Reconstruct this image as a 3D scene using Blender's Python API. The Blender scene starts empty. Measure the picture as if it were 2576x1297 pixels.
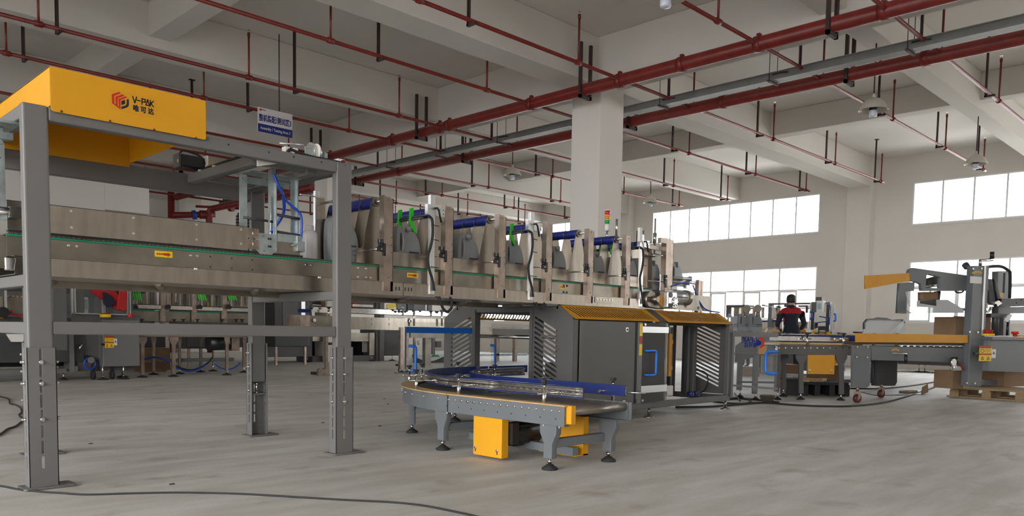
import bpy, bmesh, math, random
from mathutils import Vector, Matrix
random.seed(7)
SC = bpy.context.scene
COL = SC.collection
# ---------------------------------------------------------------- camera
CAMH = 0.85
F_PX, PITCH, ROLL, YAW, PX, PY = 1987.63, -0.0687316, 0.0166103, 0.7802129, 1290.82, 971.22
FW = Vector((math.cos(YAW)*math.cos(PITCH), math.sin(YAW)*math.cos(PITCH), math.sin(PITCH)))
_r = Vector((math.sin(YAW), -math.cos(YAW), 0)); _u = _r.cross(FW)
RT = _r*math.cos(ROLL) + _u*math.sin(ROLL)
UP = -_r*math.sin(ROLL) + _u*math.cos(ROLL)
cam = bpy.data.objects.new('camera', bpy.data.cameras.new('camera')); COL.objects.link(cam)
cam.matrix_world = Matrix(((RT.x, UP.x, -FW.x, 0), (RT.y, UP.y, -FW.y, 0), (RT.z, UP.z, -FW.z, CAMH), (0, 0, 0, 1)))
cam.data.sensor_width = 36; cam.data.lens = F_PX*36/2576
cam.data.shift_x = -(PX-1288)/2576; cam.data.shift_y = (PY-648.5)/2576
cam.data.clip_start = 0.05; cam.data.clip_end = 300
SC.camera = cam
# ---------------------------------------------------------------- world, exposure
SC.view_settings.view_transform = 'Standard'; SC.view_settings.look = 'None'
SC.view_settings.gamma = 1; SC.view_settings.use_curve_mapping = False
SC.view_settings.exposure = 0.38
SKY = 9.0
w = bpy.data.worlds.new('overcast_sky'); SC.world = w; w.use_nodes = True
bgn = w.node_tree.nodes['Background']; bgn.inputs[0].default_value = (0.97, 0.985, 1.0, 1); bgn.inputs[1].default_value = SKY
SC.cycles.max_bounces = 10; SC.cycles.diffuse_bounces = 6; SC.cycles.transparent_max_bounces = 16
SC.cycles.sample_clamp_indirect = 6

def at(u, v, **k):
    """pixel of the photograph -> point on the plane x=, y= or z= in metres"""
    d = FW + RT*((u-PX)/F_PX) - UP*((v-PY)/F_PX)
    (ax, c), = k.items(); i = 'xyz'.index(ax); o = Vector((0, 0, CAMH))
    return o + d*((c-o[i])/d[i])

# ---------------------------------------------------------------- materials
def mat(name, col, rough=0.5, metal=0.0, noise=0.0, scale=8.0, bump=0.0, bscale=200.0, stretch=None, spec=0.5, coat=0.0, alpha=None, trans=0.0, emit=0.0, col2=None):
    m = bpy.data.materials.new(name); m.use_nodes = True
    nt = m.node_tree; b = nt.nodes['Principled BSDF']
    b.inputs['Base Color'].default_value = (*col, 1); b.inputs['Roughness'].default_value = rough
    b.inputs['Metallic'].default_value = metal; b.inputs['Specular IOR Level'].default_value = spec
    b.inputs['Coat Weight'].default_value = coat
    if trans: b.inputs['Transmission Weight'].default_value = trans
    if alpha is not None: b.inputs['Alpha'].default_value = alpha
    if emit: b.inputs['Emission Color'].default_value = (*col, 1); b.inputs['Emission Strength'].default_value = emit
    tc = nt.nodes.new('ShaderNodeTexCoord')
    src = tc.outputs['Object']
    if stretch:
        mp = nt.nodes.new('ShaderNodeMapping'); mp.inputs['Scale'].default_value = stretch
        nt.links.new(src, mp.inputs[0]); src = mp.outputs[0]
    if noise or col2:
        n = nt.nodes.new('ShaderNodeTexNoise'); n.inputs['Scale'].default_value = scale; n.inputs['Detail'].default_value = 6
        nt.links.new(src, n.inputs['Vector'])
        r = nt.nodes.new('ShaderNodeValToRGB'); r.color_ramp.elements[0].position = 0.3; r.color_ramp.elements[1].position = 0.72
        c2 = col2 if col2 else tuple(max(0, c*(1-noise)) for c in col)
        c1 = col if col2 else tuple(min(1, c*(1+noise*0.5)) for c in col)
        r.color_ramp.elements[0].color = (*c2, 1); r.color_ramp.elements[1].color = (*c1, 1)
        nt.links.new(n.outputs[0], r.inputs[0]); nt.links.new(r.outputs[0], b.inputs['Base Color'])
    if bump:
        n2 = nt.nodes.new('ShaderNodeTexNoise'); n2.inputs['Scale'].default_value = bscale; n2.inputs['Detail'].default_value = 2
        nt.links.new(src, n2.inputs['Vector'])
        bp = nt.nodes.new('ShaderNodeBump'); bp.inputs['Strength'].default_value = bump; bp.inputs['Distance'].default_value = 0.002
        nt.links.new(n2.outputs[0], bp.inputs['Height']); nt.links.new(bp.outputs[0], b.inputs['Normal'])
    return m
def glass_mat(name, tint, refl=0.08, haze=0.0):
    m = bpy.data.materials.new(name); m.use_nodes = True; nt = m.node_tree; nt.nodes.clear()
    o = nt.nodes.new('ShaderNodeOutputMaterial'); t = nt.nodes.new('ShaderNodeBsdfTransparent'); t.inputs[0].default_value = (*tint, 1)
    g = nt.nodes.new('ShaderNodeBsdfGlossy'); g.inputs['Roughness'].default_value = 0.03
    fr = nt.nodes.new('ShaderNodeFresnel'); fr.inputs[0].default_value = 1.25
    mx = nt.nodes.new('ShaderNodeMixShader'); nt.links.new(fr.outputs[0], mx.inputs[0]); nt.links.new(t.outputs[0], mx.inputs[1]); nt.links.new(g.outputs[0], mx.inputs[2])
    last = mx
    if haze:
        d = nt.nodes.new('ShaderNodeBsdfDiffuse'); d.inputs[0].default_value = (0.8, 0.82, 0.84, 1)
        m2 = nt.nodes.new('ShaderNodeMixShader'); m2.inputs[0].default_value = haze
        nt.links.new(mx.outputs[0], m2.inputs[1]); nt.links.new(d.outputs[0], m2.inputs[2]); last = m2
    nt.links.new(last.outputs[0], o.inputs[0]); return m
M = dict(
 wall=mat('white_plaster', (0.76, 0.72, 0.675), 0.9, noise=0.05, scale=0.6, spec=0.2),
 ceil=mat('ceiling_plaster', (0.70, 0.67, 0.63), 0.95, noise=0.05, scale=0.5, spec=0.1),
 frame=mat('grey_powder_coat', (0.150, 0.145, 0.141), 0.42, noise=0.06, scale=3, bump=0.25, bscale=900),
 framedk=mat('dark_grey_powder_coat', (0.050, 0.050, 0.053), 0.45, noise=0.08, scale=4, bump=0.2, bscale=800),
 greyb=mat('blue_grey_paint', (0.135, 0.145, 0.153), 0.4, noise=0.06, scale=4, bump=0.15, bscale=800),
 cab=mat('cabinet_grey_paint', (0.105, 0.100, 0.096), 0.5, noise=0.05, scale=2, bump=0.2, bscale=900),
 steel=mat('brushed_stainless', (0.42, 0.375, 0.32), 0.27, metal=0.95, noise=0.18, scale=5, bump=0.05, bscale=120, stretch=(4, 4, 0.7)),
 steeld=mat('dull_stainless', (0.32, 0.285, 0.24), 0.38, metal=0.9, noise=0.35, scale=4),
 angle=mat('angle_iron_stainless', (0.40, 0.325, 0.275), 0.36, metal=0.85, noise=0.3, scale=9),
 chrome=mat('chrome', (0.72, 0.71, 0.69), 0.18, metal=1.0),
 galv=mat('galvanised_steel', (0.47, 0.54, 0.55), 0.34, metal=0.75, noise=0.3, scale=14),
 alu=mat('aluminium', (0.70, 0.71, 0.72), 0.32, metal=0.8),
 white=mat('white_block_plastic', (0.78, 0.76, 0.72), 0.5),
 yellow=mat('yellow_powder_coat', (0.68, 0.315, 0.005), 0.45, noise=0.05, scale=5, bump=0.2, bscale=700),
 amber=mat('amber_yellow_paint', (0.62, 0.285, 0.010), 0.5, noise=0.06, scale=5, bump=0.15, bscale=700),
 black=mat('black_plastic', (0.012, 0.012, 0.013), 0.4),
 rubber=mat('black_rubber', (0.016, 0.016, 0.017), 0.7),
 blue=mat('dark_blue_sleeve', (0.008, 0.018, 0.17), 0.45, noise=0.2, scale=18),
 navy=mat('navy_guide_strip', (0.010, 0.022, 0.12), 0.35),
 bright=mat('bright_blue_plastic', (0.010, 0.16, 0.66), 0.35),
 hose=mat('blue_air_hose', (0.01, 0.06, 0.42), 0.35),
 green=mat('green_claw_plastic', (0.03, 0.55, 0.02), 0.4),
 belt=mat('green_wear_strip', (0.005, 0.22, 0.115), 0.5),
 chain=mat('brown_slat_chain', (0.11, 0.08, 0.055), 0.6),
 red=mat('sprinkler_red_paint', (0.20, 0.018, 0.013), 0.42, noise=0.25, scale=6),
 hang=mat('hanger_dark_steel', (0.045, 0.022, 0.020), 0.6),
 tray=mat('cable_tray_steel', (0.23, 0.23, 0.23), 0.5, metal=0.3, noise=0.15, scale=3),
 jug=mat('grey_jug_plastic', (0.21, 0.218, 0.23), 0.34, noise=0.12, scale=6),
 jugcap=mat('grey_cap_plastic', (0.20, 0.205, 0.21), 0.45),
 print=mat('dark_print', (0.04, 0.02, 0.03), 0.6),
 whitebottle=mat('white_bottle_plastic', (0.56, 0.53, 0.54), 0.35),
 lamp=mat('lamp_shade_enamel', (0.50, 0.47, 0.40), 0.35, metal=0.1),
 bulb=mat('frosted_bulb', (0.62, 0.63, 0.72), 0.25),
 wood=mat('ply_edge_tan', (0.52, 0.33, 0.14), 0.5, noise=0.15, scale=9),
 pallet=mat('pallet_wood', (0.30, 0.20, 0.10), 0.8, noise=0.35, scale=12, stretch=(1, 6, 6)),
 card=mat('cardboard', (0.26, 0.16, 0.09), 0.85, noise=0.15, scale=5),
 redcloth=mat('red_cloth', (0.38, 0.010, 0.012), 0.8, noise=0.2, scale=10),
 darkcloth=mat('navy_work_cloth', (0.012, 0.014, 0.028), 0.85, noise=0.3, scale=14),
 skin=mat('skin', (0.42, 0.25, 0.17), 0.55),
 hair=mat('black_hair', (0.012, 0.010, 0.010), 0.6),
 tyre=mat('caster_tyre_dark_red', (0.10, 0.008, 0.012), 0.4), sredlamp=mat('red_lens', (0.62, 0.02, 0.01), 0.25), sorange=mat('orange_lens', (0.75, 0.25, 0.01), 0.25), sgreen=mat('green_lens', (0.02, 0.32, 0.08), 0.25),
 stickery=mat('yellow_sticker', (0.80, 0.55, 0.01), 0.4), stickerr=mat('red_print', (0.42, 0.03, 0.01), 0.5), stickerw=mat('white_sticker', (0.7, 0.7, 0.68), 0.5),
 signw=mat('sign_white', (0.62, 0.58, 0.60), 0.5), signb=mat('sign_blue', (0.008, 0.02, 0.17), 0.4),
 logor=mat('logo_red', (0.50, 0.02, 0.01), 0.5), logok=mat('logo_black', (0.012, 0.014, 0.02), 0.5),
 winframe=mat('window_frame_white', (0.86, 0.87, 0.88), 0.4),
 glass=glass_mat('window_glass', (0.97, 0.985, 0.99)),
 acrylic=glass_mat('clear_acrylic', (0.92, 0.93, 0.93), haze=0.05),
 wrap=glass_mat('stretch_wrap_film', (0.85, 0.87, 0.87), haze=0.45),
 alum2=mat('polished_rail', (0.62, 0.60, 0.58), 0.16, metal=1.0, noise=0.35, scale=6, stretch=(3, 3, 20)),
 facade=mat('facade_render', (0.80, 0.80, 0.80), 0.9), facadew=mat('facade_glass', (0.40, 0.46, 0.48), 0.2), brick=mat('facade_brown', (0.32, 0.24, 0.22), 0.9),
 yard=mat('pale_concrete_yard', (0.82, 0.80, 0.77), 0.95), asphalt=mat('outdoor_concrete', (0.22, 0.22, 0.215), 0.95), screen=mat('display_face', (0.35, 0.50, 0.55), 0.2),
)
# floor: rough screeded concrete with trowel streaks and stains
def floor_mat():
    m = bpy.data.materials.new('concrete_screed'); m.use_nodes = True; nt = m.node_tree; b = nt.nodes['Principled BSDF']
    tc = nt.nodes.new('ShaderNodeTexCoord'); L = nt.links.new
    def noise(sc, det, st=(1, 1, 1), rough=0.55, rot=0.0):
        mp = nt.nodes.new('ShaderNodeMapping'); mp.inputs['Scale'].default_value = st; mp.inputs['Rotation'].default_value = (0, 0, rot); L(tc.outputs['Object'], mp.inputs[0])
        n = nt.nodes.new('ShaderNodeTexNoise'); n.inputs['Scale'].default_value = sc; n.inputs['Detail'].default_value = det; n.inputs['Roughness'].default_value = rough
        L(mp.outputs[0], n.inputs['Vector']); return n.outputs[0]
    def ramp(src, p0, p1, c0, c1):
        r = nt.nodes.new('ShaderNodeValToRGB'); r.color_ramp.elements[0].position = p0; r.color_ramp.elements[1].position = p1
        r.color_ramp.elements[0].color = (*c0, 1); r.color_ramp.elements[1].color = (*c1, 1); L(src, r.inputs[0]); return r.outputs[0]
    def mul(a, c, f):
        mx = nt.nodes.new('ShaderNodeMix'); mx.data_type = 'RGBA'; mx.blend_type = 'MULTIPLY'; mx.inputs[0].default_value = f
        L(a, mx.inputs[6]); L(c, mx.inputs[7]); return mx.outputs[2]
    base = ramp(noise(0.45, 6), 0.3, 0.7, (0.50, 0.485, 0.455), (0.66, 0.645, 0.615))
    streak = ramp(noise(1.1, 5, (1, 5, 1), rot=0.75), 0.38, 0.62, (0.80, 0.78, 0.74), (1, 1, 1))
    spots = ramp(noise(2.6, 4), 0.30, 0.42, (0.62, 0.58, 0.53), (1, 1, 1))
    fine = ramp(noise(60, 3), 0.3, 0.7, (0.86, 0.86, 0.86), (1, 1, 1))
    c = mul(mul(mul(base, streak, 0.9), spots, 0.6), fine, 0.7)
    L(c, b.inputs['Base Color']); b.inputs['Roughness'].default_value = 0.62; b.inputs['Specular IOR Level'].default_value = 0.35
    bp = nt.nodes.new('ShaderNodeBump'); bp.inputs['Strength'].default_value = 0.35; bp.inputs['Distance'].default_value = 0.004
    L(noise(14, 6, (1, 3, 1), rot=0.75), bp.inputs['Height']); L(bp.outputs[0], b.inputs['Normal'])
    return m
M['floor'] = floor_mat()

# ---------------------------------------------------------------- mesh helpers
class MB:
    def __init__(s): s.v = []; s.f = []; s.sm = []; s.T = None
    def add(s, vs, fs, smooth=False):
        n = len(s.v)
        s.v += [tuple(s.T @ Vector(p)) if s.T else tuple(p) for p in vs]
        s.f += [[i+n for i in f] for f in fs]; s.sm += ([smooth]*len(fs) if isinstance(smooth, bool) else smooth)
        return s
    def box(s, x0, x1, y0, y1, z0, z1):
        return s.add([(x, y, z) for z in (z0, z1) for y in (y0, y1) for x in (x0, x1)],
                     [(0, 2, 3, 1), (4, 5, 7, 6), (0, 1, 5, 4), (2, 6, 7, 3), (0, 4, 6, 2), (1, 3, 7, 5)])
    def beam(s, p0, p1, w, h, up=(0, 0, 1)):
        p0, p1 = Vector(p0), Vector(p1); d = (p1-p0).normalized(); u = Vector(up)
        if abs(d.dot(u)) > 0.99: u = Vector((1, 0, 0))
        a = d.cross(u).normalized()*w/2; b = a.cross(d).normalized()*h/2
        return s.add([p0-a-b, p0+a-b, p0+a+b, p0-a+b, p1-a-b, p1+a-b, p1+a+b, p1-a+b],
                     [(3, 2, 1, 0), (4, 5, 6, 7), (0, 1, 5, 4), (1, 2, 6, 5), (2, 3, 7, 6), (3, 0, 4, 7)])
    def cyl(s, p0, p1, r, n=12, r1=None):
        p0, p1 = Vector(p0), Vector(p1); d = (p1-p0).normalized(); u = Vector((0, 0, 1)) if abs(d.z) < 0.9 else Vector((1, 0, 0))
        a = d.cross(u).normalized(); b = d.cross(a); r1 = r if r1 is None else r1
        vs = []
        for p, q in ((p0, r), (p1, r1)):
            for i in range(n):
                t = 2*math.pi*i/n; vs.append(p + a*math.cos(t)*q + b*math.sin(t)*q)
        fs = [(i, (i+1) % n, n+(i+1) % n, n+i) for i in range(n)] + [tuple(range(n-1, -1, -1)), tuple(range(n, 2*n))]
        return s.add(vs, fs, [True]*n+[False]*2)
    def lathe(s, c, prof, n=20, axis=(0, 0, 1), caps=True):
        c = Vector(c); d = Vector(axis).normalized(); u = Vector((1, 0, 0)) if abs(d.x) < 0.9 else Vector((0, 1, 0))
        a = d.cross(u).normalized(); b = d.cross(a); vs = []
        for r, h in prof:
            for i in range(n):
                t = 2*math.pi*i/n; vs.append(c + d*h + a*math.cos(t)*r + b*math.sin(t)*r)
        fs = []; sm = []
        for k in range(len(prof)-1):
            for i in range(n): fs.append((k*n+i, k*n+(i+1) % n, (k+1)*n+(i+1) % n, (k+1)*n+i)); sm.append(True)
        if caps: fs += [tuple(range(n-1, -1, -1)), tuple(range((len(prof)-1)*n, len(prof)*n))]; sm += [False, False]
        return s.add(vs, fs, sm)
    def tube(s, pts, r, n=8, closed=False):
        pts = [Vector(p) for p in pts]; rings = []; N = len(pts); prev = None
        for i, p in enumerate(pts):
            d = (pts[(i+1) % N] if (closed or i < N-1) else p) - (pts[i-1] if (closed or i > 0) else p)
            if d.length < 1e-9: d = Vector((0, 0, 1))
            d.normalize()
            if prev is None:
                u = Vector((0, 0, 1)) if abs(d.z) < 0.9 else Vector((1, 0, 0)); a = d.cross(u).normalized()
            else: a = (prev - d*prev.dot(d)).normalized()
            prev = a; b = d.cross(a)
            rings += [p + a*math.cos(2*math.pi*k/n)*r + b*math.sin(2*math.pi*k/n)*r for k in range(n)]
        fs = []
        for i in range(N if closed else N-1):
            j = (i+1) % N
            for k in range(n): fs.append((i*n+k, i*n+(k+1) % n, j*n+(k+1) % n, j*n+k))
        sm = [True]*len(fs)
        if not closed: fs += [tuple(range(n-1, -1, -1)), tuple(range((N-1)*n, N*n))]; sm += [False, False]
        return s.add(rings, fs, sm)
    def sweep(s, pts, prof, up=(0, 0, 1)):
        """rectangular/any closed profile [(side,up)] swept along pts, kept upright"""
        pts = [Vector(p) for p in pts]; N = len(pts); K = len(prof); U = Vector(up); rings = []
        for i, p in enumerate(pts):
            d = (pts[min(i+1, N-1)]-pts[max(i-1, 0)]).normalized(); a = d.cross(U).normalized()
            rings += [p + a*q[0] + U*q[1] for q in prof]
        fs = [(i*K+k, i*K+(k+1) % K, (i+1)*K+(k+1) % K, (i+1)*K+k) for i in range(N-1) for k in range(K)]
        fs += [tuple(range(K-1, -1, -1)), tuple(range((N-1)*K, N*K))]
        return s.add(rings, fs)
    def build(s, name, m, parent=None, bevel=0.0, seg=2):
        me = bpy.data.meshes.new(name); me.from_pydata([tuple(v) for v in s.v], [], s.f)
        me.polygons.foreach_set('use_smooth', s.sm); me.update()
        bm = bmesh.new(); bm.from_mesh(me); bmesh.ops.recalc_face_normals(bm, faces=bm.faces); bm.to_mesh(me); bm.free()
        return link(name, me, m, parent, bevel, seg)
def link(name, me, m, parent=None, bevel=0.0, seg=2):
    me.materials.clear(); me.materials.append(M[m] if isinstance(m, str) else m)
    o = bpy.data.objects.new(name, me); COL.objects.link(o)
    if parent is not None:
        o.parent = parent; o.matrix_parent_inverse = wm(parent).inverted()
    if bevel:
        b = o.modifiers.new('bevel', 'BEVEL'); b.width = bevel; b.segments = seg; b.limit_method = 'ANGLE'; b.angle_limit = math.radians(40)
    return o
def wm(o):
    m = Matrix.LocRotScale(o.location, o.rotation_euler, o.scale)
    return (wm(o.parent) @ o.matrix_parent_inverse @ m) if o.parent else m
def tag(o, label=None, cat=None, group=None, kind=None):
    if label: o['label'] = label
    if cat: o['category'] = cat
    if group: o['group'] = group
    if kind: o['kind'] = kind
    return o
def thing(name, label, cat, loc=(0, 0, 0), rz=0.0, group=None):
    o = bpy.data.objects.new(name, None); COL.objects.link(o); o.empty_display_size = 0.1
    o.location = loc; o.rotation_euler = (0, 0, rz); return tag(o, label, cat, group)
def dup(root, loc, rz=None, label=None, group=None):
    def cp(o, par):
        c = o.copy(); COL.objects.link(c); c.parent = par
        if o.parent: c.matrix_parent_inverse = o.matrix_parent_inverse.copy()
        for ch in kids.get(o, []): cp(ch, c)
        return c
    kids = {}
    def walk(o):
        kids[o] = list(o.children)
        for q in kids[o]: walk(q)
    walk(root); r = cp(root, root.parent); r.location = loc
    if rz is not None: r.rotation_euler = (0, 0, rz)
    if label: r['label'] = label
    if group: r['group'] = group
    return r
def struct(name, mb, m, parent=None, bevel=0.0):
    o = mb.build(name, m, parent, bevel)
    if parent is None: o['kind'] = 'structure'
    return o
def B(*a): return MB().box(*a)
def plate_mesh(name, outline, holes, O, U, V, t):
    cu = bpy.data.curves.new(name, 'CURVE'); cu.dimensions = '2D'; cu.fill_mode = 'BOTH'; cu.extrude = t/2
    for pts in [outline]+list(holes):
        sp = cu.splines.new('POLY'); sp.points.add(len(pts)-1); sp.use_cyclic_u = True
        for i, p in enumerate(pts): sp.points[i].co = (p[0], p[1], 0, 1)
    ob = bpy.data.objects.new('tmp', cu); me = bpy.data.meshes.new_from_object(ob)
    bpy.data.objects.remove(ob); bpy.data.curves.remove(cu); me.name = name
    U = Vector(U).normalized(); V = Vector(V).normalized(); N = U.cross(V); O = Vector(O)
    T = Matrix(((U.x, V.x, N.x, O.x), (U.y, V.y, N.y, O.y), (U.z, V.z, N.z, O.z), (0, 0, 0, 1)))
    me.transform(T)
    bm = bmesh.new(); bm.from_mesh(me); bmesh.ops.remove_doubles(bm, verts=bm.verts, dist=1e-5); bmesh.ops.recalc_face_normals(bm, faces=bm.faces); bm.to_mesh(me); bm.free()
    return me
def plate(name, outline, holes, O, U, V, t, m, parent=None, bevel=0.0, seg=2):
    return link(name, plate_mesh(name, outline, holes, O, U, V, t), m, parent, bevel, seg)
def rect(x0, y0, x1, y1): return [(x0, y0), (x1, y0), (x1, y1), (x0, y1)]
def rrect(x0, y0, x1, y1, r, n=4):
    out = []
    for cx, cy, a in ((x1-r, y1-r, 0), (x0+r, y1-r, 90), (x0+r, y0+r, 180), (x1-r, y0+r, 270)):
        for k in range(n+1):
            t = math.radians(a+90*k/n); out.append((cx+r*math.cos(t), cy+r*math.sin(t)))
    return out
def slot(x0, y0, x1, y1, w, n=3):
    """stadium slot between two centres"""
    a = math.atan2(y1-y0, x1-x0); out = []
    for (cx, cy, s) in ((x1, y1, -90), (x0, y0, 90)):
        for k in range(n+1):
            t = a+math.radians(s+180*k/n); out.append((cx+w/2*math.cos(t), cy+w/2*math.sin(t)))
    return out
def circ(cx, cy, r, n=10): return [(cx+r*math.cos(2*math.pi*i/n), cy+r*math.sin(2*math.pi*i/n)) for i in range(n)]
def text(name, s, size, O, U, V, m, parent, t=0.001, align='CENTER', bold=0.0, sx=1.0, shear=0.0):
    cu = bpy.data.curves.new(name, 'FONT'); cu.body = s; cu.size = size; cu.extrude = t/2; cu.align_x = align; cu.align_y = 'CENTER'; cu.offset = bold; cu.resolution_u = 3
    ob = bpy.data.objects.new('tmp', cu); COL.objects.link(ob); bpy.context.view_layer.update()
    me = bpy.data.meshes.new_from_object(ob.evaluated_get(bpy.context.evaluated_depsgraph_get())); bpy.data.objects.remove(ob); bpy.data.curves.remove(cu)
    U = Vector(U).normalized(); V = Vector(V).normalized(); N = U.cross(V); O = Vector(O)
    me.transform(Matrix(((U.x*sx, V.x, N.x, O.x), (U.y*sx, V.y, N.y, O.y), (U.z*sx, V.z, N.z, O.z), (0, 0, 0, 1))))
    return link(name, me, m, parent)
def arc(cx, cy, r, a0, a1, z, n=16): return [(cx+r*math.cos(math.radians(a0+(a1-a0)*i/n)), cy+r*math.sin(math.radians(a0+(a1-a0)*i/n)), z) for i in range(n+1)]
def smooth_path(pts, n=6):
    P = [Vector(p) for p in pts]; out = []
    for i in range(len(P)-1):
        p0, p1, p2, p3 = P[max(i-1, 0)], P[i], P[i+1], P[min(i+2, len(P)-1)]
        for k in range(n):
            t = k/n; out.append(0.5*((2*p1)+(-p0+p2)*t+(2*p0-5*p1+4*p2-p3)*t*t+(-p0+3*p1-3*p2+p3)*t**3))
    return out+[P[-1]]
X, Y, Z = (1, 0, 0), (0, 1, 0), (0, 0, 1)
# ================================================================ the room
RX0, RX1, RY0, RY1, RZ = -9.0, 23.8, -8.0, 26.6, 5.98
struct('floor', B(RX0-0.3, RX1+0.3, RY0-0.3, RY1+0.3, -0.12, 0), 'floor')
struct('ceiling', B(RX0-0.3, RX1+0.3, RY0-0.3, RY1+0.3, RZ, RZ+0.2), 'ceil')
def wall_with_holes(name, O, U, length, holes, t=0.24):
    o = plate(name, rect(0, 0, length, RZ), [rect(*h) for h in holes], O, U, Z, t, 'wall'); o['kind'] = 'structure'; return o
bays = [(1.75, 7.92), (10.56, 16.7), (19.3, 25.4)]
upz, loz = (4.02, 5.21), (1.28, 3.02)
wall_with_holes('wall_right', (RX1+0.12, RY0, 0), Y, RY1-RY0, [(a-RY0, z0, b-RY0, z1) for a, b in bays for z0, z1 in (upz, loz)]+[(-6.8-RY0, z0, -0.6-RY0, z1) for z0, z1 in (upz, loz)])
# unseen walls: tall window bands and an open loading bay that let the daylight in
lw = [(0.6, 0.02, 7.2, 5.5), (8.4, 0.02, 15.8, 5.5), (27.2, 3.9, 33.4, 5.3)]
wall_with_holes('wall_left', (RX0-0.12, RY0, 0), Y, RY1-RY0, lw, 0.24)
wall_with_holes('wall_back', (RX0, RY0-0.12, 0), X, RX1-RX0, [], 0.24)
wall_with_holes('wall_far', (RX0, RY1+0.12, 0), X, RX1-RX0, [], 0.24)
# beams under the slab and columns
bm_ = MB()
def beamY(n, x0, x1, z): struct('trim_%d' % n, B(x0, x1, RY0, RY1, z, RZ), 'ceil', bevel=0.015)
def beamX(n, y0, y1, z): struct('trim_%d' % n, B(RX0, RX1, y0, y1, z, RZ), 'ceil', bevel=0.015)
beamY(1, 11.0, 11.55, 5.17); beamY(2, 5.04, 5.40, 5.45); beamY(3, 17.33, 17.67, 5.45); beamY(4, -1.3, -0.75, 5.17); beamY(5, -7.0, -6.64, 5.45)
beamX(6, 8.93, 9.5, 5.171); beamX(7, 4.63, 5.0, 5.31); beamX(8, 13.28, 13.86, 5.29); beamX(9, 17.5, 18.08, 5.172); beamX(10, 22.0, 22.4, 5.31); beamX(11, 0.1, 0.68, 5.173); beamX(12, -4.4, -4.0, 5.31)
def column(n, x0, x1, y0, y1): struct('column_%d' % n, B(x0, x1, y0, y1, 0, 5.2), 'wall', bevel=0.02)
column(1, 11.0, 11.67, 8.86, 9.52); column(2, 11.0, 11.6, 17.6, 18.2)
column(3, -1.3, -0.7, 8.9, 9.5); column(4, -1.3, -0.7, 17.6, 18.2)
for i, (y0, y1) in enumerate([(8.92, 9.6), (17.45, 18.1), (0.1, 0.7), (26.0, 26.6)]):
    struct('pilaster_%d' % (i+1), B(23.42, 23.82, y0, y1, 0, RZ), 'wall', bevel=0.015)
struct('pilaster_5', B(11.0, 11.6, 26.25, 26.62, 0, RZ), 'wall', bevel=0.015)
struct('partition_wall', B(-3.0, 6.54, 20.0, 20.24, 0, 4.3).box(6.54, 7.55, 20.0, 20.24, 3.55, 4.3), 'wall', bevel=0.01)
# windows
def window(n, x, y0, y1, z0, z1, nb, transom=None, lower=None):
    root = thing('window_%d' % n, None, None, (x, (y0+y1)/2, z0)); root['kind'] = 'structure'
    del_keys = [k for k in ('label', 'category') if k in root.keys()]
    for k in del_keys: del root[k]
    f = MB(); x0, x1 = x+0.02, x+0.07; w = 0.042
    f.box(x0, x1, y0+0.002, y1-0.002, z0+0.001, z0+w).box(x0, x1, y0+0.002, y1-0.002, z1-w, z1-0.001).box(x0+0.002, x1-0.002, y0+0.001, y0+w, z0+w, z1-w).box(x0+0.002, x1-0.002, y1-w, y1-0.001, z0+w, z1-w)
    ys = [y0+(y1-y0)*i/nb for i in range(nb+1)]
    for q in ys[1:-1]: f.box(x0+0.004, x1-0.004, q-w/2, q+w/2, z0+w*0.6, z1-w*0.6)
    if transom: f.box(x0+0.008, x1-0.008, y0+w*0.5, y1-w*0.5, transom-w/2, transom+w/2)
    f.build('window_frame', 'winframe', root)
    B(x-0.02, x0, y0-0.02, y1+0.02, z0-0.05, z0).build('window_sill', 'wall', root)
    if lower:
        for i, q in enumerate(ys[:-1]):
            q1 = ys[i+1]; md = (q+q1)/2; s = MB()
            for a, b in ((md+0.0, q1-0.03),):
                s.box(x0-0.03, x0-0.001, a, b, z0+w, z0+w+0.05).box(x0-0.03, x0, a, b, transom-w-0.03, transom-w/2).box(x0-0.029, x0-0.001, a+0.001, a+0.05, z0+w+0.05, transom-w-0.03).box(x0-0.029, x0-0.001, b-0.05, b-0.001, z0+w+0.05, transom-w-0.03)
            s.build('sliding_sash', 'winframe', root)
    for i, q in enumerate(ys[:-1]):
        q1 = ys[i+1]
        zs = [(z0+w, (transom-w/2) if transom else z1-w)] + ([(transom+w/2, z1-w)] if transom else [])
        for a, b in zs: B(x+0.05, x+0.056, q+w/2, q1-w/2, a, b).build('glass_pane', 'glass', root)
n = 1
for a, b in bays:
    window(n, RX1, a, b, upz[0], upz[1], 8 if a > 5 else 8); n += 1
    window(n, RX1, a, b, loz[0], loz[1], 5, transom=2.30, lower=True); n += 1
# light portals guide the sky light in through the real openings
def portal(loc, rot, sx, sy):
    l = bpy.data.lights.new('daylight_portal', 'AREA'); l.shape = 'RECTANGLE'; l.size = sx; l.size_y = sy; l.cycles.is_portal = True
    o = bpy.data.objects.new('daylight_portal', l); COL.objects.link(o); o.location = loc; o.rotation_euler = rot
R90 = math.pi/2
for a, b in bays+[(-6.8, -0.6)]:
    for z0, z1 in (upz, loz): portal((RX1+0.25, (a+b)/2, (z0+z1)/2), (R90, 0, R90), b-a, z1-z0)
for a, z0, b, z1 in lw: portal((RX0-0.25, RY0+(a+b)/2, (z0+z1)/2), (R90, 0, -R90), b-a, z1-z0)
for a, z0, b, z1 in []: portal((RX0+(a+b)/2, RY0-0.25, (z0+z1)/2), (R90, 0, 0), b-a, z1-z0)

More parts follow.
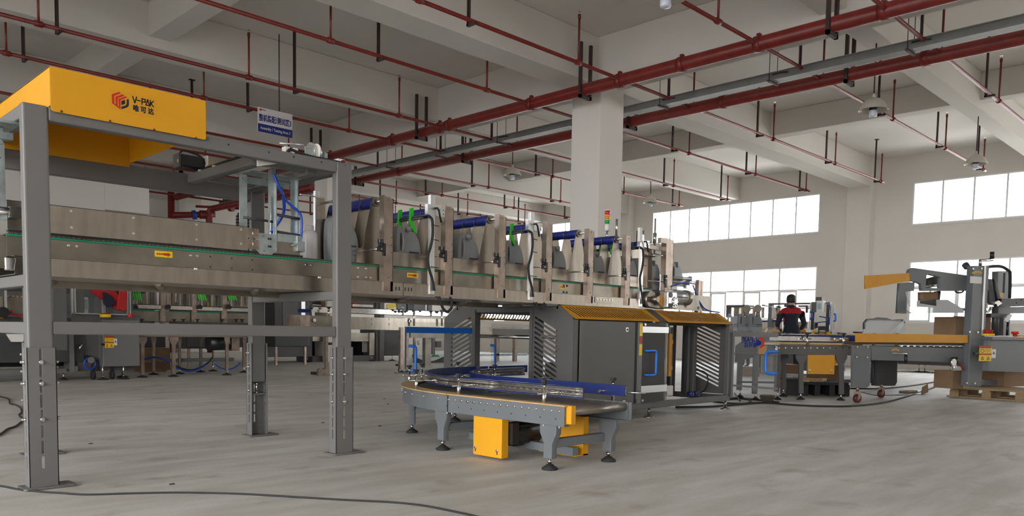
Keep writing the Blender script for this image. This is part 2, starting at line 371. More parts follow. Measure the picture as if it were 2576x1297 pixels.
# outdoors
struct('yard_outside', B(24.1, 90, -90, 100, -0.5, -0.15), 'yard')
struct('ground_outside', MB().box(-90, -9.3, -90, 100, -0.5, -0.15).box(-9.3, 24.1, -90, -8.3, -0.5, -0.15).box(-9.3, 24.1, 26.9, 100, -0.5, -0.15), 'asphalt')
nb = thing('neighbouring_building', 'pale factory building seen through the windows of the right wall', 'building', (48, 15, -0.15))
B(48, 60, -30, 16, -0.15, 12).build('facade', 'facade', nb)
B(46.5, 60, 17, 30, -0.15, 5.2).build('brown_annex', 'brick', nb)
for i in range(9):
    for zf in (1.2, 4.8, 8.4): B(47.94, 48.0, -26+i*4.6, -23.4+i*4.6, zf, zf+1.5).build('window', 'facadew', nb)
for i in range(3): B(46.44, 46.5, 18+i*4, 20.4+i*4, 1.2, 2.8).build('window', 'facadew', nb)
sh = thing('louvred_shutter', 'pale horizontal roller shutter outside the near lower window', 'shutter', (30, 3.0, -0.15))
for i in range(26): B(30.0, 30.06, -3.0, 5.4, 0.0+i*0.16, 0.105+i*0.16).build('slat', 'facade', sh)
# ================================================================ sprinkler pipes, tray, lamps
ZP = 4.945
UPX = [3.28, 6.34, 9.40, 12.62, 15.70, 18.80, 21.70]; HGX = [3.52, 7.2, 11.9, 15.1, 18.4, 21.4]
ordn = {3.9: 'nearest to the camera on the right', 5.64: 'second from the right, passing behind the near pendant lamp', 8.02: 'crossing just in front of the middle column', 10.05: 'first one behind the middle column', 12.5: 'crossing over the hanging area sign', 14.2: 'passing just behind the area sign', 16.65: 'third one behind the area sign', 18.7: 'fourth behind the area sign', 21.0: 'second to last before the far wall windows', 23.1: 'next to last at the far wall', 25.2: 'farthest, close to the far wall'}
for yb, od in ordn.items():
    x0 = 8.3 if yb in (25.2,) else (1.0 if yb > 9 else 2.5)
    root = thing('sprinkler_pipe', 'thin red sprinkler pipe, '+od, 'pipe', (x0, yb, ZP))
    xe = 21.9; r = 0.028
    mb = MB().cyl((x0, yb, ZP), (xe, yb, ZP), r, 10)
    for x in UPX:
        if x > x0: mb.cyl((x-0.05, yb, ZP), (x+0.05, yb, ZP), r*1.5, 10)
    mb.build('pipe', 'red', root)
    for i, x in enumerate(UPX):
        if x < x0: continue
        if i % 2 == int(yb*10) % 2 or True:
            u = MB().cyl((x, yb, ZP), (x, yb, 5.62), 0.017, 8).cyl((x, yb, 5.60), (x, yb, 5.66), 0.024, 8).build('upright', 'red', root)
            MB().cyl((x, yb, 5.66), (x, yb, 5.70), 0.008, 6).cyl((x, yb, 5.70), (x, yb, 5.706), 0.022, 8).build('sprinkler_head', 'chrome', u)
    for x in HGX:
        if x < x0: continue
        top = RZ if not any(a <= x <= b for a, b in ((11.0, 11.55),)) else 5.17
        for (a, b, z) in ((8.93, 9.5, 5.17), (4.63, 5.0, 5.31), (13.28, 13.86, 5.29), (17.5, 18.08, 5.17), (22.0, 22.4, 5.31)):
            if a <= yb <= b: top = min(top, z)
        MB().box(x-0.022, x+0.022, yb+0.035, yb+0.04, ZP-0.06, top).box(x-0.022, x-0.017, yb+0.035, yb+0.065, ZP-0.06, top).box(x-0.022, x+0.022, yb-0.09, yb+0.07, ZP-0.065, ZP-0.03).box(x-0.06, x+0.06, yb+0.0, yb+0.09, top-0.012, top).build('hanger', 'hang', root)
def main_pipe(x, z, r, lab, hys, cys):
    root = thing('main_pipe', lab, 'pipe', (x, 8, z))
    mb = MB().cyl((x, -6, z), (x, 25.6, z), r, 20); mb.build('pipe', 'red', root)
    for y in cys:
        MB().cyl((x, y-0.05, z), (x, y+0.05, z), r*1.14, 20).box(x-0.03, x+0.03, y-0.025, y+0.025, z+r, z+r*1.45).build('coupling', 'red', root)
    for y in hys:
        MB().box(x-r-0.05, x-r-0.005, y-0.025, y+0.025, z-r-0.05, 5.7).box(x+r+0.005, x+r+0.05, y-0.025, y+0.025, z-r-0.05, 5.7).box(x-r-0.05, x+r+0.05, y-0.025, y+0.025, z-r-0.05, z-r).build('hanger', 'hang', root)
    return root
main_pipe(10.5, 4.945, 0.10, 'thick red main pipe crossing the view in front of the middle column', [4.6, 8.8, 13.2, 17.3], [3.95, 5.64, 6.9, 8.07, 10.05, 12.3, 12.6, 14.2, 16.65])
main_pipe(12.57, 4.92, 0.10, 'thick red main pipe behind the middle column, below the cable tray', [5.2, 9.35, 14.1, 18.5], [4.1, 7.4, 16.7])
tr = thing('cable_tray', 'long grey steel cable tray hung on thin rods between the two red main pipes', 'cable tray', (11.95, 9, 4.9))
MB().box(11.85, 12.05, -6, 25.5, 4.862, 4.872).box(11.85, 11.855, -6, 25.5, 4.872, 4.972).box(12.045, 12.05, -6, 25.5, 4.872, 4.972).box(11.835, 11.865, -6, 25.5, 4.968, 4.982).box(12.035, 12.065, -6, 25.5, 4.968, 4.982).build('tray', 'tray', tr)
for y in (2.0, 4.1, 6.15, 8.2, 10.2, 12.3, 14.3, 16.2, 18.3, 20.5):
    MB().cyl((11.82, y, 4.82), (11.82, y, RZ), 0.006, 6).cyl((12.08, y, 4.82), (12.08, y, RZ), 0.006, 6).box(11.79, 12.11, y-0.02, y+0.02, 4.836, 4.86).build('hanger_rod', 'hang', tr)
    MB().tube([(11.84, y-0.30, 4.93), (11.835, y-0.18, 4.945), (11.83, y-0.05, 4.94)], 0.012, 6).build('lifting_handle', 'hang', tr)
# pendant lamps
lp = thing('pendant_lamp', '', 'lamp', (0, 0, 0), group='dome lamps hung from the ceiling')
MB().cyl((0, 0, 0.21), (0, 0, 0.78), 0.011, 8).box(-0.07, 0.07, -0.02, 0.02, 0.755, 0.78).build('rod', 'hang', lp)
MB().cyl((0, 0, 0.15), (0, 0, 0.22), 0.03, 10, 0.02).build('collar', 'lamp', lp)
MB().lathe((0, 0, 0), [(0.215, -0.035), (0.20, -0.01), (0.185, 0.03), (0.15, 0.085), (0.09, 0.135), (0.03, 0.155), (0.025, 0.15), (0.085, 0.128), (0.145, 0.078), (0.18, 0.025), (0.195, -0.012), (0.21, -0.037), (0.215, -0.035)], 24, caps=False).build('shade', 'lamp', lp)
MB().cyl((0, 0, 0.04), (0, 0, -0.035), 0.062, 16).build('lamp_base', 'black', lp)
MB().lathe((0, 0, 0), [(0.058, -0.035), (0.06, -0.11), (0.052, -0.128), (0.02, -0.135)], 16).build('bulb', 'bulb', lp)
lamps = [((8.05, 5.02-0.2, 4.62+0.05), 'cream dome pendant lamp cut off at the top edge of the picture'),
         (tuple(at(2197, 272, y=4.82)), 'cream dome pendant lamp nearest on the right, in front of a branch pipe'),
         (tuple(at(2455, 408, y=4.82)), 'cream dome pendant lamp farthest right, above the high window'),
         (tuple(at(1289, 437, y=13.57)), 'cream dome pendant lamp left of the middle column'),
         (tuple(at(1636, 507, y=13.57)), 'small far dome pendant lamp right of the middle column, above the left high window')]
for i, (p, lab) in enumerate(lamps):
    top = 5.31 if p[1] < 9 else 5.29
    s = (0.155 if i == 0 else 1)
    if i == 0: p = tuple(at(1675, -14, y=4.82))
    o = lp if i == 0 else dup(lp, p)
    o.location = (p[0], p[1], p[2]); o['label'] = lab
    # rods reach the beam above
    for ch in o.children:
        if ch.name.startswith('rod'):
            ch.data = ch.data.copy()
            for v in ch.data.vertices:
                if v.co.z > 0.5: v.co.z += (top - p[2]) - 0.78
# hanging sign
sg = thing('hanging_sign', 'white and blue assembly area sign hanging by a rod above the portal frame', 'sign', tuple(at(690, 345, y=13)))
a = at(648, 268, y=13.0); c = at(735, 347, y=13.0)
sw, shh = c.x-a.x, (at(648, 268, y=13).z-at(648, 330, y=13).z)
zb = a.z-shh
sg.location = (a.x+sw/2, 13.0, zb)
plate('sign_board', rrect(0, 0, sw, shh, 0.012), [], (a.x, 13.0, zb), X, Z, 0.012, 'signw', sg)
B(a.x+0.002, a.x+sw-0.002, 12.990, 12.9935, zb+0.002, zb+shh*0.335).build('blue_band', 'signb', sg)
text('chinese_lettering', '整机装配/测试区3', 0.128, (a.x+sw*0.50, 12.992, zb+shh*0.57), X, Z, 'signb', sg, 0.002, bold=0.003, sx=0.625)
text('english_lettering', 'Assembly / Testing Area 3', 0.068, (a.x+sw*0.5, 12.988, zb+shh*0.17), X, Z, 'signw', sg, 0.002, bold=0.001, sx=0.80)
text('small_lettering', 'V-PAK', 0.03, (a.x+sw*0.165, 12.992, zb+shh*0.905), X, Z, 'signb', sg, 0.002)
plate('small_emblem', circ(0, 0, 0.022, 6), [], (a.x+0.05, 12.992, zb+shh*0.9), X, Z, 0.002, 'logor', sg)
MB().cyl((a.x+sw*0.62, 13.0, zb+shh), (a.x+sw*0.62, 13.0, RZ), 0.010, 8).build('hanging_rod', 'hang', sg)
# red risers on the far wall
rs = thing('riser_pipe', 'thick vertical red riser pipe at the far wall, left one with a blue valve ring', 'pipe', (10.3, 25.9, 0))
p = at(430, 470, y=25.9)
MB().cyl((p.x, 25.9, 0), (p.x, 25.9, 5.6), 0.105, 14).cyl((p.x, 25.9, 4.40), (p.x+1.3, 25.6, 4.55), 0.10, 14).build('pipe', 'red', rs)
MB().cyl((p.x+0.62, 25.75, 4.46), (p.x+0.72, 25.73, 4.48), 0.15, 16).build('valve_ring', 'hose', rs)
MB().cyl((p.x+0.84, 25.70, 4.5), (p.x+1.2, 25.62, 4.53), 0.14, 14).build('flange', 'red', rs)
rs2 = thing('riser_pipe', 'thick red riser pipe turning horizontal with an elbow at the far wall', 'pipe', (11.9, 25.9, 0))
p = at(526, 540, y=25.6); q = at(526, 523, y=25.6)
MB().tube([(p.x, 25.6, 0), (p.x, 25.6, q.z-0.12), (p.x+0.04, 25.55, q.z-0.03), (p.x+0.14, 25.4, q.z), tuple(at(787, 472, x=p.x+0.2).xy)+(q.z,)], 0.105, 14).build('pipe', 'red', rs2)
for k in (0.25, 0.6): MB().cyl((p.x+0.14+k, 25.4-k*1.8, q.z), (p.x+0.2+k, 25.4-k*1.8-0.11, q.z), 0.13, 14).build('coupling', 'red', rs2)
MB().tube([(p.x-0.4, 25.7, 4.75), (p.x+0.8, 25.0, 4.75), (p.x+0.8, 25.0, 4.0)], 0.04, 8).build('bypass_pipe', 'red', rs2)
# ================================================================ shared little hardware
def bolt(parent, pos, axis=(0, -1, 0), r=0.007, h=0.007, m='chrome', name='bolt', _c={}):
    k = (axis, r, h, m, name)
    if k not in _c:
        mb = MB(); a = Vector(axis); mb.cyl((0, 0, 0), a*h*0.35, r*1.25, 10).cyl(a*h*0.35, a*h, r, 6); o = mb.build(name, m); _c[k] = o.data; bpy.data.objects.remove(o)
    o = bpy.data.objects.new(name, _c[k]); COL.objects.link(o); o.location = pos; o.parent = parent
    o.matrix_parent_inverse = wm(parent).inverted(); return o
def foot(parent, x, y, ztop, r=0.05, m='rubber'):
    f = MB().lathe((x, y, 0), [(r, 0.0), (r, 0.012), (r*0.55, 0.026), (0.02, 0.034)], 16).build('levelling_foot', m, parent)
    MB().cyl((x, y, 0.03), (x, y, ztop), 0.010, 8).cyl((x, y, 0.045), (x, y, 0.06), 0.018, 6).build('threaded_stem', 'chrome', f)
    return f
def knob(mb, p, r=0.022, h=0.03, n=5):
    x, y, z = p; mb.cyl((x, y, z), (x, y, z+h*0.6), r*0.5, 10)
    out = [(x+rr*math.cos(2*math.pi*i/(4*n)), y+rr*math.sin(2*math.pi*i/(4*n))) for i in range(4*n) for rr in [r*(1.05 if i % 4 < 2 else 0.82)]]
    N = len(out); mb.add([(a, b, z+h*0.5) for a, b in out]+[(a, b, z+h) for a, b in out], [(i, (i+1) % N, N+(i+1) % N, N+i) for i in range(N)]+[tuple(range(N-1, -1, -1)), tuple(range(N, 2*N))])
    return mb
def arrow_sticker(parent, x, y, z, w=0.105, h=0.036):
    s = plate('arrow_sticker', rect(0, 0, w, h), [], (x, y, z), X, Z, 0.001, 'stickery', parent)
    k = w/0.105
    for i in range(4): B(x+(0.012+i*0.011)*k, x+(0.020+i*0.011)*k, y-0.0015, y-0.0008, z+h*0.36, z+h*0.64).build('arrow_mark', 'stickerr', s)
    plate('arrow_head', [(0, h*0.3), (0.022*k, h*0.3), (0.022*k, h*0.12), (0.042*k, h*0.5), (0.022*k, h*0.88), (0.022*k, h*0.7), (0, h*0.7)], [], (x+0.054*k, y-0.0011, z), X, Z, 0.001, 'stickerr', s)
# ================================================================ portal frame
pf = thing('portal_frame', 'tall grey steel portal frame standing over the left end of the bottle conveyor', 'frame', (2.09, 5.2, 0))
FY0, FY1, RYA, RYB = 4.57, 4.64, 5.775, 5.845
def post(x0, x1, y0, y1, zb, face):
    B(x0, x1, y0, y1, zb, 1.955).build('post', 'frame', pf, 0.012, 3)
def sleeve(x0, x1, y0, y1, open_side, px):
    """slotted U channel: three plates with stadium slots"""
    t = 0.006; ht = 0.73; yo = y0 if open_side > 0 else y1
    zs = [0.11+0.079*i for i in range(8)]
    sl = lambda c: [slot(c, z, c, z+0.055, 0.0125) for z in zs]
    w = x1-x0; r = thing('tmp', None, None)
    bpy.data.objects.remove(r)
    o = plate('sleeve', rect(0, 0.01, w, ht), sl(w*0.47), (x0, yo+(t/2 if open_side > 0 else -t/2), 0), X, Z, t, 'frame', pf, 0.003, 1)
    d = y1-y0
    for xx in (x0+t/2, x1-t/2):
        s = plate('side_flange', rect(0, 0.01, d, ht), sl(d*0.5), (xx, y0, 0), Y, Z, t, 'frame', o, 0.002, 1)
    sy = -1 if open_side > 0 else 1
    plate('base_plate', rrect(-0.03, -0.035, w+0.075, d+0.03, 0.012), [slot(w+0.03, -0.01, w+0.055, -0.01, 0.012), slot(w+0.03, d, w+0.055, d, 0.012)], (x0, y0, 0.006), X, Y, 0.01, 'frame', o)
    for z in (0.655, 0.545, 0.36):
        bolt(o, (x0+w*0.47, yo+sy*0.001, z), (0, sy, 0), 0.0085, 0.016)
        bolt(o, (x0-0.001, y0+d*0.5, z), (-1, 0, 0), 0.0085, 0.018)
        bolt(o, (x1+0.001, y0+d*0.5, z), (1, 0, 0), 0.0085, 0.018)
for x0, xr in ((1.117, 1.400), (2.936, 2.936)):
    post(x0, x0+0.119, FY0+0.007, FY1, 0.40, 1); sleeve(x0-0.009, x0+0.128, FY0, FY1+0.012, 1, 0)
    x0 = xr
    post(x0, x0+0.119, RYA, RYB-0.007, 0.425, -1); sleeve(x0-0.009, x0+0.128, RYA-0.012, RYB, -1, 0)
    B(x0-0.002, x0+0.121, RYA+0.0, RYB-0.008, 0.325, 0.337).build('jack_bar', 'frame', pf)
    MB().cyl((x0+0.05, RYA+0.02, 0.337), (x0+0.05, RYA+0.02, 0.425), 0.006, 8).cyl((x0+0.05, RYA+0.02, 0.40), (x0+0.05, RYA+0.02, 0.42), 0.012, 6).cyl((x0+0.05, RYA+0.02, 0.337), (x0+0.05, RYA+0.02, 0.35), 0.012, 6).build('jack_bolt', 'chrome', pf)
B(1.236, 2.936, FY0+0.008, FY1-0.002, 1.882, 1.955).build('top_beam', 'frame', pf, 0.008)
B(1.19, 2.936, RYA+0.002, RYB-0.010, 1.815, 1.953).build('top_beam', 'frame', pf, 0.008)
for x0 in (1.122, 2.941): B(x0, x0+0.075, FY1, RYA, 1.883, 1.953).build('side_beam', 'frame', pf, 0.008)
B(1.236, 2.936, FY0+0.012, FY1-0.006, 0.797, 0.865).build('lower_rail', 'frame', pf, 0.006)
B(1.52, 2.936, RYA+0.006, RYB-0.012, 0.797, 0.865).build('lower_rail', 'frame', pf, 0.006)
for x0, x1 in ((1.122, 1.19), (2.946, 3.01)):
    B(x0, x1, FY1, RYA, 1.043, 1.103).build('side_rail', 'frame', pf, 0.006)
    B(x0, x1, FY1, RYA, 0.797, 0.86).build('side_rail', 'frame', pf, 0.006)
for x in (2.19, 2.45, 2.62, 2.82): bolt(pf, (x, FY0+0.0085, 1.93), (0, -1, 0), 0.005, 0.002, 'black', 'bolt_hole')
bolt(pf, (3.0, FY0+0.0085, 1.94), (0, -1, 0), 0.004, 0.002, 'black', 'bolt_hole')
# yellow cover tray
yc = thing('yellow_cover', 'yellow sheet metal cover with company emblem on top of the portal frame', 'cover', (1.64, 5.17, 1.92))
plate('front_panel', rrect(0, 0, 0.802, 0.222, 0.012), [], (1.243, 4.562, 1.929), X, Z, 0.004, 'yellow', yc)
B(1.243, 1.247, 4.57, 5.75, 1.958, 2.151).build('side_panel', 'yellow', yc); B(2.041, 2.045, 4.57, 5.75, 1.957, 2.151).build('side_panel', 'yellow', yc)
B(1.247, 2.041, 5.746, 5.75, 1.93, 2.151).build('rear_panel', 'yellow', yc)
B(1.243, 2.045, 4.565, 5.75, 2.147, 2.152).build('top_panel', 'yellow', yc)
B(1.249, 2.040, 4.66, 4.70, 1.957, 1.961).build('inner_flange', 'yellow', yc)
for u, v in ((155, 280), (277, 304), (388, 326), (493, 347)):
    p = at(u, v, y=4.558); bolt(yc, p, (0, -1, 0), 0.005, 0.003, 'framedk', 'bolt')
# emblem decal (hexagonal stripes, lettering)
def P2(u, v):
    p = at(u, v, y=4.5588); return (p.x, p.z)
Z1 = lambda x, y: P2(270+x/13.65, 215+y/13.65)
film = plate('emblem_film', [Z1(75, 100), Z1(1690, 460), Z1(1690, 1130), Z1(90, 790)], [], (0, 4.5595, 0), X, Z, 0.0006, mat('clear_film_on_yellow', (0.64, 0.30, 0.012), 0.3), yc)
for pts, mm in (
  ([(150, 300), (400, 215), (470, 265), (235, 350), (240, 605), (285, 650), (275, 380), (515, 300), (590, 350), (360, 435), (355, 690), (395, 725), (385, 460), (620, 370), (685, 410), (455, 500), (450, 815), (160, 605)], 'logor'),
  ([(480, 530), (610, 490), (612, 635), (480, 668)], 'logok'),
  ([(665, 475), (735, 460), (742, 650), (715, 725), (650, 760), (480, 815), (480, 725), (620, 690), (665, 640)], 'logok')):
    plate('emblem_shape', [Z1(*q) for q in pts], [], (0, 4.5588, 0), X, Z, 0.0008, mm, film)
def lines(name, segs, wpx, parent):
    mb = MB()
    for (a, b) in segs:
        p, q = Z1(*a), Z1(*b); d = Vector((q[0]-p[0], 0, q[1]-p[1])); ln = d.length; d.normalize(); e = d*(0.003)
        mb.beam(Vector((p[0], 4.5588, p[1]))-e, Vector((q[0], 4.5588, q[1]))+e, 0.0062, 0.0008, up=(0, 1, 0))
    return mb.build(name, 'logok', parent)
lines('letter_v', [((870, 375), (940, 590)), ((1005, 400), (945, 590))], 30, film)
lines('dash', [((1030, 505), (1130, 530))], 20, film)
lines('letter_p', [((1190, 450), (1190, 640)), ((1190, 450), (1300, 485)), ((1300, 485), (1300, 575)), ((1300, 575), (1200, 560))], 30, film)
lines('letter_a', [((1385, 490), (1325, 670)), ((1385, 490), (1455, 700)), ((1340, 668), (1450, 700))], 30, film)
lines('letter_k', [((1480, 515), (1475, 690)), ((1585, 540), (1490, 620)), ((1500, 620), (1580, 725))], 30, film)
pc = Z1(1240, 850)
text('chinese_lettering', '唯 可 达', 0.036, (pc[0], 4.5588, pc[1]), X, Z, 'logok', film, 0.0008, bold=0.0016, sx=0.86)
# gantry under the portal top: cross beams, rack motor, trolley wheels
gt = thing('gantry_carriage', 'grey cross beam carriage with black servo motor hung inside the portal frame', 'machine', (2.46, 5.1, 1.85))
plate('cross_beam', [(0, 0.0), (0.93, 0.0), (0.93, 0.06), (-0.035, 0.06)], [], (2.432, 4.72, 1.865), Y, Z, 0.07, 'frame', gt, 0.004)
B(2.80, 2.87, 4.72, 5.70, 1.865, 1.91).build('cross_beam', 'frame', gt, 0.004)
B(2.47, 2.80, 5.45, 5.50, 1.865, 1.91).build('end_bar', 'frame', gt, 0.004); B(2.47, 2.80, 4.75, 4.80, 1.885, 1.91).build('end_bar', 'frame', gt, 0.004)
mt = MB().box(2.30, 2.47, 5.52, 5.62, 1.945, 2.035).build('servo_motor', 'black', gt, 0.014)
MB().box(2.285, 2.30, 5.515, 5.625, 1.94, 2.04).build('motor_cap', 'framedk', mt, 0.008)
B(2.284, 2.285, 5.53, 5.545, 1.975, 1.995).build('warning_sticker', 'stickery', mt)
MB().tube(smooth_path([(2.31, 5.57, 2.03), (2.33, 5.57, 2.065), (2.39, 5.56, 2.06), (2.45, 5.55, 2.04), (2.48, 5.5, 1.97), (2.47, 5.4, 1.94)]), 0.007, 6).build('motor_cable', 'rubber', mt)
B(2.47, 2.482, 5.50, 5.62, 1.915, 2.045).build('motor_flange', 'white', gt)
MB().lathe((2.482, 5.56, 1.985), [(0.045, 0), (0.045, 0.012), (0.033, 0.014), (0.033, 0.10), (0.042, 0.102), (0.042, 0.115)], 18, axis=(1, 0, 0)).build('coupling_housing', 'wood', gt)
B(2.60, 2.64, 5.52, 5.60, 1.94, 2.03).build('bearing_block', 'galv', gt)
MB().tube(smooth_path([(2.425, 5.50, 1.935), (2.425, 5.2, 1.94), (2.425, 4.95, 1.945), (2.43, 4.78, 1.965)]), 0.011, 6).build('cable_bundle', 'rubber', gt)
for y in (5.44, 5.22): B(2.39, 2.43, y, y+0.02, 1.92, 1.93).build('cable_tie_mount', 'white', gt)
B(2.45, 2.53, 4.70, 4.90, 1.912, 1.955).build('spacer_block', 'white', gt)
plate('corner_bracket', [(0, 0), (0.13, 0.035), (0.0, 0.07)], [circ(0.012, 0.012, 0.003, 6)], (2.425, 4.68, 1.855), X, Z, 0.02, 'white', gt)
for y, x in ((4.75, 2.66), (4.75, 2.72)):
    B(x, x+0.03, y, y+0.05, 1.957, 2.03).build('guide_block', 'white', gt)
MB().cyl((2.74, 4.73, 1.99), (2.74, 4.74, 1.99), 0.022, 14).build('red_cap', 'red', gt)
wl = MB().lathe((2.84, 4.75, 2.03), [(0.055, 0), (0.055, 0.008), (0.048, 0.01), (0.048, 0.04), (0.055, 0.042), (0.055, 0.05)], 24, axis=(1, 0, 0)).build('trolley_wheel', 'white', gt)
MB().cyl((2.836, 4.75, 2.03), (2.84, 4.75, 2.03), 0.056, 24).cyl((2.82, 4.75, 2.03), (2.836, 4.75, 2.03), 0.012, 8).cyl((2.89, 4.75, 2.03), (2.90, 4.75, 2.03), 0.05, 20).cyl((2.9, 4.75, 2.03), (2.92, 4.75, 2.03), 0.011, 8).build('wheel_cheek', 'chrome', wl)
MB().box(2.775, 2.83, 4.70, 4.71, 1.957, 2.04).box(2.93, 2.955, 4.72, 4.80, 1.957, 2.03).box(2.77, 2.96, 4.72, 4.8, 1.955, 1.965).build('wheel_bracket', 'galv', gt)
MB().cyl((2.66, 4.83, 2.06), (2.82, 4.80, 2.075), 0.006, 6).build('tie_rod', 'alu', gt)
MB().tube(smooth_path([(2.62, 4.66, 1.97), (2.64, 4.65, 1.99), (2.70, 4.64, 1.975), (2.80, 4.64, 1.967), (2.92, 4.64, 1.967), (3.03, 4.65, 1.963), (3.06, 4.72, 1.95)]), 0.010, 8).build('energy_cable', 'rubber', gt)
MB().tube(smooth_path([(2.60, 4.80, 1.90), (2.66, 4.82, 1.97), (2.70, 4.82, 2.02), (2.73, 4.80, 1.99)]), 0.012, 6).build('black_hose', 'rubber', gt)
B(3.0, 3.05, 4.66, 4.72, 1.957, 1.995).build('end_stop', 'white', gt)
MB().cyl((3.035, 4.652, 1.975), (3.035, 4.66, 1.975), 0.016, 12).build('red_cap', 'red', gt)
# swivelling lane gate hanging from the carriage
lg = thing('lane_gate', 'galvanised hanging lane gate of four strips with black cross rods', 'machine', (2.68, 4.95, 1.37))
plate('strip', rect(0, 0, 0.054, 0.50), [circ(0.027, 0.475, 0.007, 8)], (2.455, 4.985, 1.352), X, Z, 0.005, 'galv', lg)
plate('strip', rect(0, 0, 0.048, 0.52), [circ(0.02, 0.35, 0.004, 6), circ(0.028, 0.35, 0.004, 6), circ(0.02, 0.21, 0.004, 6)], (2.602, 4.875, 1.36), X, Z, 0.005, 'galv', lg)
B(2.650, 2.656, 4.86, 4.90, 1.36, 1.90).build('strip_flange', 'galv', lg); B(2.625, 2.66, 4.86, 4.91, 1.86, 1.895).build('hinge_block', 'galv', lg)
plate('strip', rect(0, 0, 0.035, 0.50), [], (2.715, 5.05, 1.37), X, Z, 0.005, 'galv', lg)
plate('strip', rect(0, 0, 0.050, 0.52), [], (2.795, 4.93, 1.355), X, Z, 0.005, 'galv', lg); B(2.838, 2.844, 4.91, 4.96, 1.355, 1.86).build('strip_flange', 'galv', lg)
for z in (1.585, 1.472):
    MB().cyl((2.48, 4.98, z-0.012), (2.70, 4.98, z-0.018), 0.0085, 10).cyl((2.655, 4.89, z+0.02), (2.84, 4.89, z+0.01), 0.0095, 10).build('cross_rod', 'framedk', lg)
plate('slotted_rail', rect(0, 0, 0.34, 0.045), [slot(0.15+0.018*i, 0.03, 0.152+0.018*i, 0.034, 0.006, 2) for i in range(9)], (2.50, 5.02, 1.805), X, Z, 0.004, 'galv', lg)
B(2.50, 2.86, 4.88, 5.04, 1.862, 1.868).build('top_plate', 'galv', lg)
plate('nose_plate', [(0, 0.03), (0.03, 0), (0.115, 0.0), (0.15, 0.03), (0.15, 0.135), (0, 0.135)], [], (2.50, 4.857, 1.362-0.03), X, Z, 0.004, 'galv', lg)
for x, z in ((2.593, 1.435), (2.607, 1.435), (2.593, 1.385), (2.607, 1.385)): bolt(lg, (x, 4.853, z), (0, -1, 0), 0.006, 0.004, 'framedk')
for x, z in ((2.555, 1.45), (2.56, 1.352)): bolt(lg, (x, 4.853, z), (0, -1, 0), 0.005, 0.004, 'steel')
MB().box(2.655, 2.83, 4.865, 4.885, 1.345, 1.475).build('cross_plate', 'steeld', lg); MB().box(2.66, 2.84, 4.862, 4.867, 1.425, 1.478).build('upper_cross_plate', 'galv', lg)
MB().box(2.795, 2.855, 4.84, 4.90, 1.37, 1.44).box(2.80, 2.835, 4.85, 4.88, 1.44, 1.475).cyl((2.755, 4.85, 1.405), (2.80, 4.84, 1.42), 0.006, 8).build('valve_block', 'galv', lg, 0.006)
MB().tube(smooth_path([(2.64, 4.87, 1.865), (2.665, 4.865, 1.80), (2.70, 4.87, 1.75), (2.73, 4.90, 1.70), (2.75, 4.95, 1.62), (2.70, 5.02, 1.50)]), 0.011, 8).build('air_hose', 'hose', lg)
MB().tube(smooth_path([(2.74, 4.90, 1.71), (2.79, 4.89, 1.67), (2.845, 4.88, 1.62), (2.85, 4.88, 1.50), (2.835, 4.875, 1.42), (2.82, 4.865, 1.40)]), 0.009, 8).build('air_hose', 'hose', lg)
for z in (1.785, 1.74): MB().cyl((2.66, 4.868, z), (2.70, 4.868, z-0.006), 0.004, 6).build('cable_tie', 'rubber', lg)
MB().box(2.68, 2.835, 4.90, 5.0, 1.336, 1.352).build('gate_shoe', 'framedk', lg)
lg2 = thing('lane_gate', 'galvanised lane gate strip cut off by the left edge of the picture', 'machine', (1.06, 4.85, 1.38))
plate('strip', rect(0, 0, 0.05, 0.40), [circ(0.03, 0.32, 0.005, 6)], (1.045, 4.83, 1.385), X, Z, 0.005, 'galv', lg2)
MB().box(1.05, 1.13, 4.80, 4.86, 1.80, 1.835).box(1.045, 1.09, 4.825, 4.835, 1.78, 1.86).cyl((1.075, 4.82, 1.785), (1.075, 4.84, 1.785), 0.012, 8).build('hinge_block', 'galv', lg2); B(1.05, 1.14, 4.70, 5.0, 1.862, 1.875).build('top_plate', 'galv', lg2)
MB().cyl((1.06, 4.81, 1.44), (1.13, 4.81, 1.44), 0.013, 10).build('cross_rod', 'black', lg2)
# ================================================================ bottle conveyor
cv = thing('bottle_conveyor', 'long raised stainless multi-lane bottle conveyor with blue sleeved lane spacers', 'conveyor', (4.0, 5.2, 1.1))
CY0, CY1 = 4.86, 5.54
B(1.10, 3.20, CY0, CY0+0.006, 1.205, 1.311).build('side_plate', 'steeld', cv); B(3.203, 6.95, CY0, CY0+0.006, 1.205, 1.311).build('side_plate', 'steeld', cv)
B(1.10, 6.95, CY1-0.006, CY1, 1.205, 1.33).build('side_plate', 'steeld', cv)
B(1.10, 6.95, CY0-0.004, CY0+0.012, 1.312, 1.323).build('green_wear_strip', 'belt', cv)
